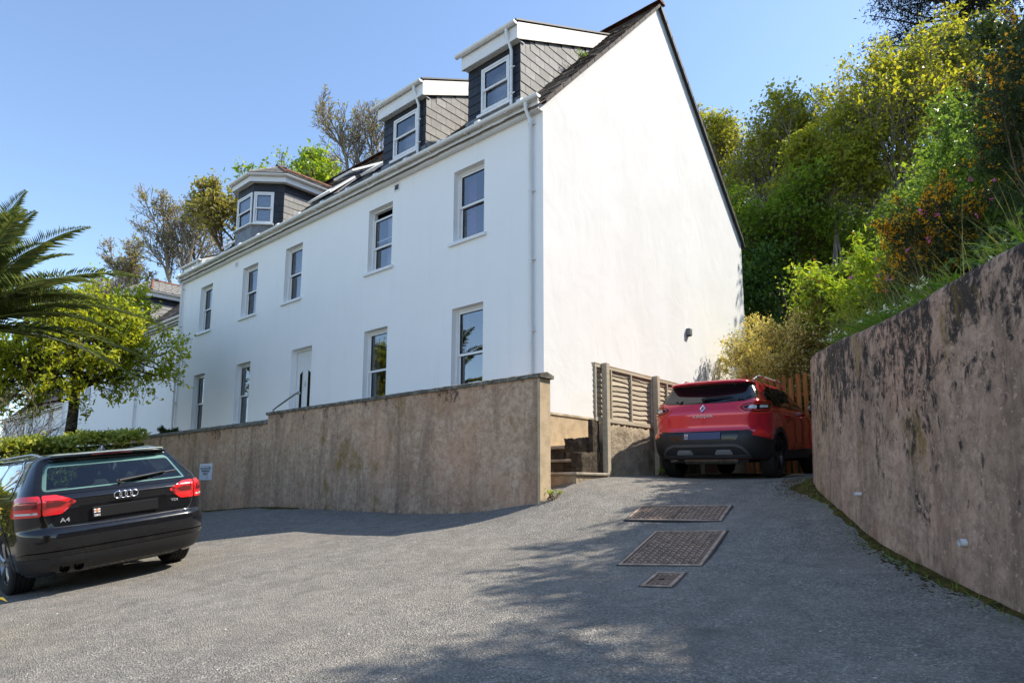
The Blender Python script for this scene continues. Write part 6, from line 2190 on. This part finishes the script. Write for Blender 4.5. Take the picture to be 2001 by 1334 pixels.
# dark pine in the top right corner
def pine(label, x, y, top, seed):
    z = hz(x, y)
    rg = random.Random(seed)
    root = empty('pine_tree', (x, y, z)); tag(root, label, 'tree', GH)
    H = top - z
    segs = [(Vector((0, 0, -.2)), Vector((.1, 0, H * .55)), .22, .14), (Vector((.1, 0, H * .55)), Vector((0, .1, H)), .14, .03)]
    pads = []
    for k in range(80):
        t = rg.uniform(.35, 1.0); a = rg.uniform(0, 6.28)
        L = (1.1 - t) * H * .38 * rg.uniform(.6, 1.1) + .9
        p0 = Vector((0, 0, H * t)); p1 = p0 + Vector((math.cos(a) * L, math.sin(a) * L, L * rg.uniform(.0, .3)))
        pm = p0.lerp(p1, .5) + Vector((0, 0, -.1 * L))
        segs += [(p0, pm, .05, .035), (pm, p1, .035, .015)]
        for q in range(7):
            f = rg.uniform(.45, 1.05)
            pads.append(p0.lerp(p1, f) + Vector((rg.gauss(0, .22), rg.gauss(0, .22), rg.gauss(0, .1))))
    seg_mesh('trunk', segs, MAT['bark_dark'], root, 6)
    P = np.array([tuple(p) for p in pads])
    i = NR.integers(0, len(P), 30000)
    C = P[i] + NR.normal(size=(len(i), 3)) * np.array([.34, .34, .16])
    leaves('crown', C, .2, MAT['leaf_conifer'], root, ratio=.2, up=.5, fold=.1)
pine('almost black pine filling the top right corner', 4.3, 23.0, 25.5, 4)

GS = 'shrubs on the bank behind the retaining wall'
def S_(name, label, x, y, radii, *a, **k):
    return shrub(name, label, on_hill(x, y), radii, *a, group=GS, **k)
S_('buddleia_shrub', 'long leaved pale green shrub with rusty seed heads above the wall end', 4.85, 2.8, (.95, 1.1, 1.0), 9000, .105, MAT['leaf_spring'], clumps=80, csize=.2, seed=21, ratio=.30, extra=[('seed_heads', 420, .06, MAT['seed_head'], 1.2)])
S_('green_shrub', 'round mid green shrub beyond the wall end', 5.0, 5.2, (1.1, 1.2, 1.2), 12000, .085, MAT['leaf_green'], clumps=90, csize=.24, seed=22)
S_('green_shrub', 'glossy light green shrub behind the board fence', 2.7, 8.4, (1.3, 1.3, 1.1), 13000, .09, MAT['leaf_spring'], clumps=90, csize=.26, seed=23)
S_('green_shrub', 'dark green bush low behind the cream shrub', .6, 10.6, (1.6, 1.2, 1.4), 12000, .09, MAT['leaf_dark'], clumps=80, csize=.28, seed=24)
S_('gorse_bush', 'gorse bush with orange yellow flowers above the middle of the wall', 5.55, .05, (.42, .5, .62), 7000, .055, MAT['leaf_dark'], clumps=70, csize=.11, seed=25, ratio=.16, shoots=120, slen=.8, sup=1.3, extra=[('flowers', 4200, .032, MAT['gorse_flower'], .2)])
S_('gorse_bush', 'tall gorse bush in flower at the right edge of the picture', 6.55, -.15, (.55, .6, .95), 12000, .06, MAT['leaf_dark'], clumps=90, csize=.14, seed=26, ratio=.16, shoots=120, slen=.7, sup=1.3, extra=[('flowers', 2200, .034, MAT['gorse_flower'], .4)])
S_('gorse_bush', 'smaller gorse bush half in leaf farther along the wall', 5.1, 1.2, (.35, .4, .55), 5000, .055, MAT['leaf_green'], clumps=50, csize=.11, seed=27, ratio=.2, shoots=80, slen=.8, sup=1.2, extra=[('flowers', 1800, .034, MAT['gorse_flower'], .3)])
S_('dark_bush', 'dark evergreen bush behind the tall gorse', 7.2, 1.8, (1.2, 1.2, 1.15), 13000, .085, MAT['leaf_dark'], clumps=90, csize=.28, seed=28)
S_('dark_bush', 'grey green bush between gorse and buddleia', 5.8, 2.2, (.9, .9, 1.15), 10000, .07, MAT['leaf_green'], clumps=80, csize=.2, seed=29)
S_('dark_bush', 'shady bush beside the twiggy tree', 6.4, 4.6, (1.3, 1.2, 1.15), 12000, .09, MAT['leaf_green'], clumps=80, csize=.28, seed=30)
S_('cream_shrub', 'cream variegated shrub in front of the lower gable behind the red car', 1.3, 6.75, (1.2, .85, 1.5), 19000, .07, MAT['leaf_cream'], clumps=110, csize=.19, seed=31, ratio=.42, slen=.45)
S_('bronze_shrub', 'bronze green shrub above the board fence beside the cream one', 2.75, 7.2, (1.0, .7, 1.15), 12000, .065, MAT['leaf_bronze'], clumps=90, csize=.2, seed=32)

# ------------------------------------------------------------------ grass, leek leaves and flowers along the wall top
def blades(name, base, length, width, dirs, mat, bend=.5, segn=4):
    n = len(base)
    t = np.linspace(0, 1, segn + 1)
    d = unit(dirs)
    side = unit(np.cross(d, np.array([0, 0, 1.0]) + NR.normal(size=(n, 3)) * .3))
    hor = d.copy(); hor[:, 2] = 0; hor = unit(hor + 1e-6)
    V = []
    for q in t:
        c = base + d * (length * q)[:, None] + hor * (length * bend * q * q * .6)[:, None] - np.array([0, 0, 1.0]) * (length * bend * q ** 3 * .45)[:, None]
        w = width * (1 - q ** 2 * .92)
        V += [c + side * w[:, None], c - side * w[:, None]]
    V = np.stack(V, 1).reshape(-1, 3)
    k = 2 * (segn + 1)
    b = (np.arange(n) * k)[:, None, None]
    q = np.array([[2 * i, 2 * i + 1, 2 * i + 3, 2 * i + 2] for i in range(segn)])[None]
    return np_mesh(name, V, (b + q).reshape(-1, 4), mat, None, True)
wt = [p for p in rw_c]
def wall_top_points(n, off0, off1, i0=14, i1=86):
    out = []
    for _ in range(n):
        i = rnd.uniform(i0, i1 - 1); a = int(i); f = i - a
        p = wt[a].lerp(wt[a + 1], f)
        d = wt[a + 1] - wt[a]; d.z = 0; d.normalize()
        nrm = Vector((-d.y, d.x, 0))
        o_ = rnd.uniform(off0, off1)
        q = p - nrm * o_
        out.append((q.x, q.y, p.z - .02 if o_ < .38 else max(hz(q.x, q.y) - .02, p.z - .05), nrm.x, nrm.y))
    return np.array(out)
W_ = wall_top_points(3400, .30, .75)
tuft = np.sin(W_[:, 0] * 5.0 + 2 * np.sin(W_[:, 1] * 3)) > -.45
W_ = W_[tuft]
dirs = np.stack([W_[:, 3] * .35, W_[:, 4] * .35, np.ones(len(W_))], -1) + NR.normal(size=(len(W_), 3)) * np.array([.45, .45, .1])
tag(blades('leek_leaves', W_[:, :3], NR.uniform(.16, .40, len(W_)), NR.uniform(.005, .013, len(W_)), dirs, MAT['grass'], .7), 'broad green strappy leaves along the wall top', kind='stuff')
W_ = wall_top_points(420, .35, .95)
dirs = np.stack([W_[:, 3] * .25, W_[:, 4] * .25, np.ones(len(W_))], -1) + NR.normal(size=(len(W_), 3)) * np.array([.30, .30, .05])
tag(blades('dry_stems', W_[:, :3], NR.uniform(.4, .85, len(W_)), NR.uniform(.0018, .0035, len(W_)), dirs, MAT['grass_dry'], .25, 5), 'tall pale grass stems above the wall', kind='stuff')
W_ = wall_top_points(26, .30, .6, 30, 80)
C = []
for w in W_:
    h = rnd.uniform(.12, .28)
    for k in range(9):
        C.append((w[0] + w[3] * .1 + rnd.gauss(0, .02), w[1] + w[4] * .1 + rnd.gauss(0, .02), w[2] + h + rnd.gauss(0, .015)))
tag(leaves('white_flowers', np.array(C), .028, MAT['flower_white'], None, ratio=.6), 'small white bell flowers among the leaves', kind='stuff')
C = [(5.5 + rnd.uniform(-.4, .9), -1.1 + rnd.uniform(-.6, .9), 0) for _ in range(14)]
C = np.array([(x, y, hz(x, y) + rnd.uniform(.5, 1.0)) for x, y, _ in C])
tag(leaves('pink_flowers', np.repeat(C, 4, 0) + NR.normal(size=(len(C) * 4, 3)) * .012, .03, MAT['flower_pink'], None, ratio=.8), 'a few pink campion flowers', kind='stuff')

# ------------------------------------------------------------------ trees on the hill behind the houses
GB = 'trees on the hill behind the roofs'
P_FAR = dict(P_BARE, bare=[.3, .12, .1, .1], trunk=.5, thick=.008, kids=[1.6, 1.6, 1.5, .9])
P_FARL = dict(P_SPRING, thick=.009)
T_('bare_tree', 'bare branching tree behind the roof just left of the middle dormer', -33.3, 18.9, 29.2, P_FAR, 700, 0.22, MAT['leaf_pale'], MAT['bark_grey'], GB, 41, spread=.16, minr=.02, trunks=2, rad=3.2)
T_('bare_tree', 'paler bare tree behind the skylights', -38.5, 19.5, 28.6, P_FAR, 500, 0.22, MAT['leaf_pale'], MAT['bark_grey'], GB, 42, spread=.16, minr=.02, trunks=2, rad=2.8)
T_('leafy_tree', 'bright green leafy tree showing over the bay dormer roof', -33.6, 13.9, 23.8, P_FARL, 5500, 0.34, MAT['leaf_spring'], MAT['bark_grey'], GB, 43, spread=.3, minr=.02, trunks=2, rad=3.0)
T_('leafy_tree', 'slim olive green tree beside the bay dormer', -43.4, 13.9, 25.0, P_FARL, 3000, 0.34, MAT['leaf_pale'], MAT['bark_brown'], GB, 44, spread=.28, minr=.02, trunks=2, rad=3.0)
T_('bare_tree', 'large round headed bare tree left of the bay dormer', -54.2, 14.4, 27.2, P_FAR, 1700, 0.28, MAT['leaf_pale'], MAT['bark_grey'], GB, 45, spread=.16, minr=.026, trunks=3, rad=3.9)
T_('bare_tree', 'smaller bare tree above the neighbouring roofs', -60.0, 12.8, 23.6, P_FAR, 800, 0.28, MAT['leaf_pale'], MAT['bark_grey'], GB, 46, spread=.16, minr=.026, trunks=2, rad=2.6)
T_('bare_tree', 'faint thin bare tree farthest left', -76.5, 15.0, 25.4, P_FAR, 300, 0.3, MAT['leaf_pale'], MAT['bark_grey'], GB, 47, spread=.16, minr=.03, trunks=3, rad=3.5)
shrub('brown_thicket', 'brown green thicket over the neighbouring ridge', on_hill(-54.5, 13.2), (2.8, 2.0, 7.6), 5000, .34, MAT['leaf_bronze'], clumps=120, csize=.8, seed=48, group=GB)

# ------------------------------------------------------------------ front left: hedge, small tree, palm, gold shrub
def hedge():
    A, Bv = Vector((-7.2, -3.75)), Vector((-6.7, -10.2))
    root = empty('clipped_hedge', (-7, -7, -1.1))
    tag(root, 'clipped yellow green hedge behind the black car', 'hedge')
    d = (Bv - A); L = d.length; d.normalize(); nrm = Vector((-d.y, d.x))
    n = 29000
    t = NR.uniform(0, L, n); w = NR.uniform(-.55, .55, n); h = NR.uniform(0, 1, n)
    face = NR.integers(0, 5, n)
    w = np.where(face == 0, .55, np.where(face == 1, -.55, w)); 
    top = .93 - .13 * np.clip(t / 1.0, 0, 3) * .9 + .035 * np.sin(t * 3.1) + .03 * np.sin(t * 7.7 + 1)
    base = -1.3
    z = np.where(face >= 2, top, base + (top - base) * h ** .7)
    jit = NR.normal(size=(n, 3)) * .045
    C = np.stack([A.x + d.x * t + nrm.x * w, A.y + d.y * t + nrm.y * w, z], -1) + jit - np.array(root.location)
    out = np.stack([np.where(face < 2, np.sign(w) * nrm.x, 0), np.where(face < 2, np.sign(w) * nrm.y, 0), (face >= 2) * 1.0], -1)
    leaves('foliage', C, .085, MAT['leaf_hedge'], root, ratio=.55, out=out, up=.4)
    mb = MB(Matrix.Translation(-Vector(root.location)))
    k = 20
    vs, fs = [], []
    for i in range(k + 1):
        tt = L * i / k
        tp = .86 - .13 * min(3, tt) * .9
        for ww, zz in ((-.48, -1.4), (-.48, tp - .06), (.48, tp - .06), (.48, -1.4)):
            vs.append((A.x + d.x * tt + nrm.x * ww, A.y + d.y * tt + nrm.y * ww, zz))
    for i in range(k):
        for q in range(3):
            a = i * 4 + q
            fs.append((a, a + 1, a + 5, a + 4))
    fs += [(0, 1, 2, 3), (k * 4, k * 4 + 3, k * 4 + 2, k * 4 + 1)]
    mb.add(vs, fs); mb.build('dark_core', MAT['soil'], root)  # solid dark core stands in for the shade inside the hedge
hedge()
# planted bed behind the hedge that the small tree stands in
mb = MB()
for xs_, y1_ in (([-8.3, -9.2, -12.3, -16.5], -1.32), ([-16.5, -46], .79)):
    zz_ = {-8.3: -1.1, -9.2: -.75, -12.3: .8, -16.5: .75, -46: .3}
    for xa, xb in zip(xs_, xs_[1:]):
        mb.add([(xa, -11, zz_[xa] - .1), (xb, -11, zz_[xb] - .1), (xb, y1_, zz_[xb]), (xa, y1_, zz_[xa])], [(0, 1, 2, 3)])
tag(mb.build('garden_bed', MAT['soil']), kind='structure')
P_ACER = dict(levels=4, kids=[2.2, 1.8, 1.4, 1.0], ang=(32, 70), ratio=.66, wob=.14, trunk=.42, thick=.045, taper=.55, up=[.0, .05, .05, .04, .03], bare=[.55, .3, .15, .1])
def acer():
    rg = random.Random(5)
    root = empty('small_maple_tree', (-13.5, -3.2, .85))
    tag(root, 'small spreading tree with fresh yellow green leaves at the left', 'tree')
    root.scale = (1.0, 1.0, 1.14)
    segs, tips = [], []
    p, d = Vector((0, 0, -.2)), Vector((.05, 0, 1)).normalized()
    trunk_pts = [Vector((0, 0, -.2)), Vector((.02, .0, .5)), Vector((-.04, .03, 1.0)), Vector((.03, 0, 1.45))]
    for a, b, r0, r1 in zip(trunk_pts, trunk_pts[1:], (.17, .14, .125), (.14, .125, .12)):
        segs.append((a, b, r0, r1, 0))
    par = dict(levels=3, kids=[1.5, 1.5, 1.2], ang=(25, 60), ratio=.60, wob=.17, nseg=[6, 5, 4, 3], taper=.42, up=[.05, .04, .03, .02], bare=[.15, .1, .1])
    for k in range(11):
        a = 2 * math.pi * k / 11 + rg.uniform(-.2, .2)
        el = R(rg.choice((8, 18, 32, 50, 65)))
        dv = Vector((math.cos(a) * math.cos(el), math.sin(a) * math.cos(el), math.sin(el)))
        grow(rg, segs, tips, trunk_pts[-1 if el > .3 else -2].copy() + Vector((0, 0, rg.uniform(-.1, .1))), dv, (1.9 if el < .7 else 2.0) * rg.uniform(.85, 1.12), .062, 0, par)
    segs = [(s[0], s[1], max(.006, s[2]), max(.005, s[3])) for s in segs]
    seg_mesh('trunk', segs, MAT['bark_dark'], root, 6)
    T = np.array([tuple(t[0]) for t in tips])
    i = NR.integers(0, len(T), 20000)
    C = T[i] + NR.normal(size=(len(i), 3)) * .07
    leaves('crown', C, .11, MAT['leaf_acer'], root, ratio=.6, up=.1)
acer()
tree('garden_tree', 'tree out of frame to the left, mirrored in a ground floor window', (-17.5, -9.3, -1.2), 8.5, dict(P_SPRING, levels=3), 16000, .14, MAT['leaf_lime'], MAT['bark_grey'], None, 91, trunks=3, spread=.2, rad=2.6)
def palm():
    rg = random.Random(12)
    pos = Vector((-10.0, -6.2, -1.3))
    root = empty('palm_tree', pos)
    tag(root, 'feathery palm whose fronds reach in from the left edge', 'palm')
    H = 4.35
    mb = MB()
    mb.tube([(0, 0, -.3), (0, 0, 1.2), (.03, 0, 2.8), (0, .02, H)], [.42, .34, .33, .40], 16)
    mb.build('trunk', MAT['bark_brown'], root, True)
    fronds = []
    for k in range(24):
        fronds.append((rg.uniform(0, 2 * math.pi), R(rg.uniform(5, 78)), rg.uniform(2.9, 3.7)))
    # fronds that lean towards the camera's field of view
    va = math.atan2(.75, .66)
    for a, e, l in ((.62, 56, 3.95), (.86, 42, 4.0), (.75, 25, 4.0), (1.0, 12, 3.7), (.45, 34, 3.7), (.55, 70, 3.4)):
        fronds.append((a, R(e), l))
    for a, e, L in fronds:
        d = Vector((math.cos(a) * math.cos(e), math.sin(a) * math.cos(e), math.sin(e)))
        hor = Vector((math.cos(a), math.sin(a), 0))
        n = 26
        pts = []
        for i in range(n + 1):
            t = i / n
            pts.append(Vector((0, 0, H)) + d * (L * t) + hor * (.12 * L * t * t) - Vector((0, 0, 1)) * (L * .42 * math.cos(e) ** .5 * t ** 2.4))
        mb = MB(); mb.tube(pts, [.032 * (1 - .85 * i / n) for i in range(n + 1)], 5)
        fr = mb.build('frond', MAT['leaf_palm'], root, True)
        base, dirs, ln = [], [], []
        for i in range(150):
            t = .12 + .87 * i / 149
            x = t * n; j = min(int(x), n - 1)
            p = pts[j].lerp(pts[j + 1], x - j)
            tan = (pts[j + 1] - pts[j]).normalized()
            sd = tan.cross(Vector((0, 0, 1))).normalized()
            up_ = sd.cross(tan)
            s = 1 if i % 2 else -1
            base.append(tuple(p))
            v = tan * (.55 + .5 * t) + sd * s * 1.0 + up_ * rg.uniform(.15, .5)
            dirs.append(tuple(v.normalized()))
            ln.append((.50 * math.sin(math.pi * min(1, t * .85 + .16)) + .08) * rg.uniform(.85, 1.1))
        base, dirs, ln = np.array(base), np.array(dirs), np.array(ln)
        side = unit(np.cross(dirs, np.array([0, 0, 1.0])))
        nrm = np.cross(side, dirs)
        w = .013
        V = np.stack([base, base + dirs * (ln * .4)[:, None] + nrm * w * 1.1, base + dirs * ln[:, None] - np.array([0, 0, 1.0]) * (ln * .22)[:, None], base + dirs * (ln * .4)[:, None] - nrm * w * 1.1], 1)
        V2 = np.stack([base, base + dirs * (ln * .4)[:, None] + side * w, base + dirs * ln[:, None] - np.array([0, 0, 1.0]) * (ln * .22)[:, None], base + dirs * (ln * .4)[:, None] - side * w], 1)
        V = np.concatenate([V, V2]).reshape(-1, 3)
        b = (np.arange(len(V) // 4) * 4)[:, None]
        F = np.concatenate([b + np.array([[0, 1, 2]]), b + np.array([[0, 2, 3]])], 1).reshape(-1, 3)
        lf = np_mesh('leaflets', V, F, MAT['leaf_palm'], fr, False)
        tag(lf, kind='stuff')
palm()
shrub('gold_shrub', 'golden leaved shrub touching the left edge beside the black car', (.25, -7.50, gz(.25, -7.5)), (.34, .30, .66), 2600, .06, MAT['leaf_gold'], clumps=40, csize=.09, seed=61, ratio=.55)
root_t = tree('bare_shrub', 'leafless arching twigs in front of the far white house', (-12.4, -5.0, -.6), 3.1, dict(levels=3, kids=[1.4, 1.2, .8], ang=(18, 45), ratio=.6, wob=.12, trunk=.7, thick=.010, taper=.4, up=[.0, .03, .02, .0], bare=[.2, .2, .2]), 60, .06, MAT['leaf_spring'], MAT['bark_grey'], None, 71, 'shrub', trunks=6, spread=.1, minr=.005)
shrub('small_plant', 'small dark leaved plant beside the drainpipe above the lower wall', (-13.2, -.75, 1.0), (.38, .3, .34), 900, .06, MAT['leaf_dark'], clumps=20, csize=.09, seed=73, cat='plant')
shrub('roof_weed', 'green weed rooted on the roof beside the nearest dormer', (-.72, 2.25, roofz(2.25)), (.14, .2, .07), 160, .045, MAT['leaf_green'], clumps=12, csize=.05, seed=74, cat='plant', shoots=0)
shrub('foot_weed', 'little green weed at the foot of the second fence post', (1.22, 1.65, gz(1.22, 1.65)), (.06, .12, .06), 110, .03, MAT['leaf_spring'], clumps=10, csize=.03, seed=75, cat='plant', shoots=0)
shrub('foot_weed', 'tuft of weeds at the foot of the tan pillar face', (1.14, -1.22, gz(1.14, -1.22)), (.07, .22, .035), 170, .025, MAT['leaf_spring'], clumps=14, csize=.03, seed=76, cat='plant', shoots=0)
W_ = wall_top_points(260, -.14, -.02, 20, 84)
W_[:, 2] = gzs(W_[:, 0], W_[:, 1])
tag(blades('foot_grass', W_[:, :3], NR.uniform(.03, .12, len(W_)), NR.uniform(.0015, .003, len(W_)), NR.normal(size=(len(W_), 3)) * .6 + np.array([0, 0, 1.0]), MAT['grass'], .6), 'sparse grass at the foot of the retaining wall', kind='stuff')
# cushions of moss and grit that fade out from the wall foot
W_ = wall_top_points(2400, 0, 1, 8, 92)
Vm, Fm = [], []
RWA = np.array([tuple(p) for p in catmull([(a[0], a[1], 0) for a in RW], 60)])
for w in W_:
    t_ = abs(rnd.gauss(0, .055)) + .03
    if w[1] > -.9 and w[1] < 1.4: t_ *= 3.2
    i_ = None
    nrm = Vector((w[3], w[4], 0))
    # step back onto the wall face line, then out over the ground
    base_ = Vector(RWA[np.argmin((RWA[:, 0] - w[0]) ** 2 + (RWA[:, 1] - w[1]) ** 2)])
    x_, y_ = base_.x + nrm.x * t_ + rnd.gauss(0, .05) - nrm.y * rnd.uniform(-.05, .05), base_.y + nrm.y * t_ + rnd.gauss(0, .05) + nrm.x * rnd.uniform(-.05, .05)
    r_ = rnd.uniform(.005, .018); h_ = r_ * rnd.uniform(.15, .35)
    z_ = gz(x_, y_)
    b = len(Vm); k = 6
    a0 = rnd.uniform(0, 6)
    Vm += [(x_ + r_ * rnd.uniform(.7, 1.2) * math.cos(a0 + q * 1.047), y_ + r_ * rnd.uniform(.7, 1.2) * math.sin(a0 + q * 1.047), z_ - .003) for q in range(k)]
    Vm.append((x_, y_, z_ + h_))
    Fm += [(b + q, b + (q + 1) % k, b + k) for q in range(k)]
tag(np_mesh('moss_cushions', np.array(Vm), np.array(Fm), MAT['moss'], None, True), 'moss cushions along the foot of the retaining wall', kind='stuff')
# pale scraps and fallen petals on the asphalt
n = 260
lx, ly = NR.uniform(-4, 6.2, n), NR.uniform(-7.8, .2, n)
V, F = [], []
for i in range(n):
    c = np.array([lx[i], ly[i], gz(lx[i], ly[i]) + .004])
    a = NR.uniform(0, 6.28); s = NR.uniform(.004, .014); r_ = NR.uniform(.3, .9)
    u = np.array([math.cos(a), math.sin(a), .12]) * s; v = np.array([-math.sin(a), math.cos(a), .1]) * s * r_
    b = len(V)
    V += [c - u, c + v, c + u, c - v]; F.append((b, b + 1, b + 2, b + 3))
o = np_mesh('ground_litter', np.array(V), np.array(F), MAT['white_litter'], None)
tag(o, 'pale scraps and petals scattered on the asphalt', kind='stuff')

# ------------------------------------------------------------------ sign on the lower wall
sg = MB(); SM = Matrix.Translation((-9.52, -1.312, .33))
sg.M = SM
sg.cbox(-.35, .35, -.006, .006, -.20, .20, .004)
s_o = sg.build('parking_sign', MAT['sign_white'])
tag(s_o, 'white ALLOCATED PARKING ONLY sign on the lower wall beside the black car', 'sign')
for txt, size, z, mt in (('ALLOCATED', .068, .085, 'ink_black'), ('PARKING', .072, .018, 'ink_black'), ('ONLY', .072, -.05, 'ink_black'), ('T 2', .085, -.135, 'ink_red')):
    letters('lettering', txt, size, SM @ Matrix.Translation((.08 if txt == 'T 2' else 0, -.0072, z)), MAT[mt], s_o, .0006, .003 if mt == 'ink_black' else .0, 1.5)
mb = MB(SM); mb.box(-.27, .27, -.0072, -.0062, .138, .148); mb.build('red_line', MAT['ink_red'], s_o)
for x in (-.32, .32):
    for z in (-.175, .175):
        mb = MB(SM); mb.tube([(x, -.006, z), (x, -.010, z)], .008, 8); mb.build('screw', MAT['galv'], s_o)
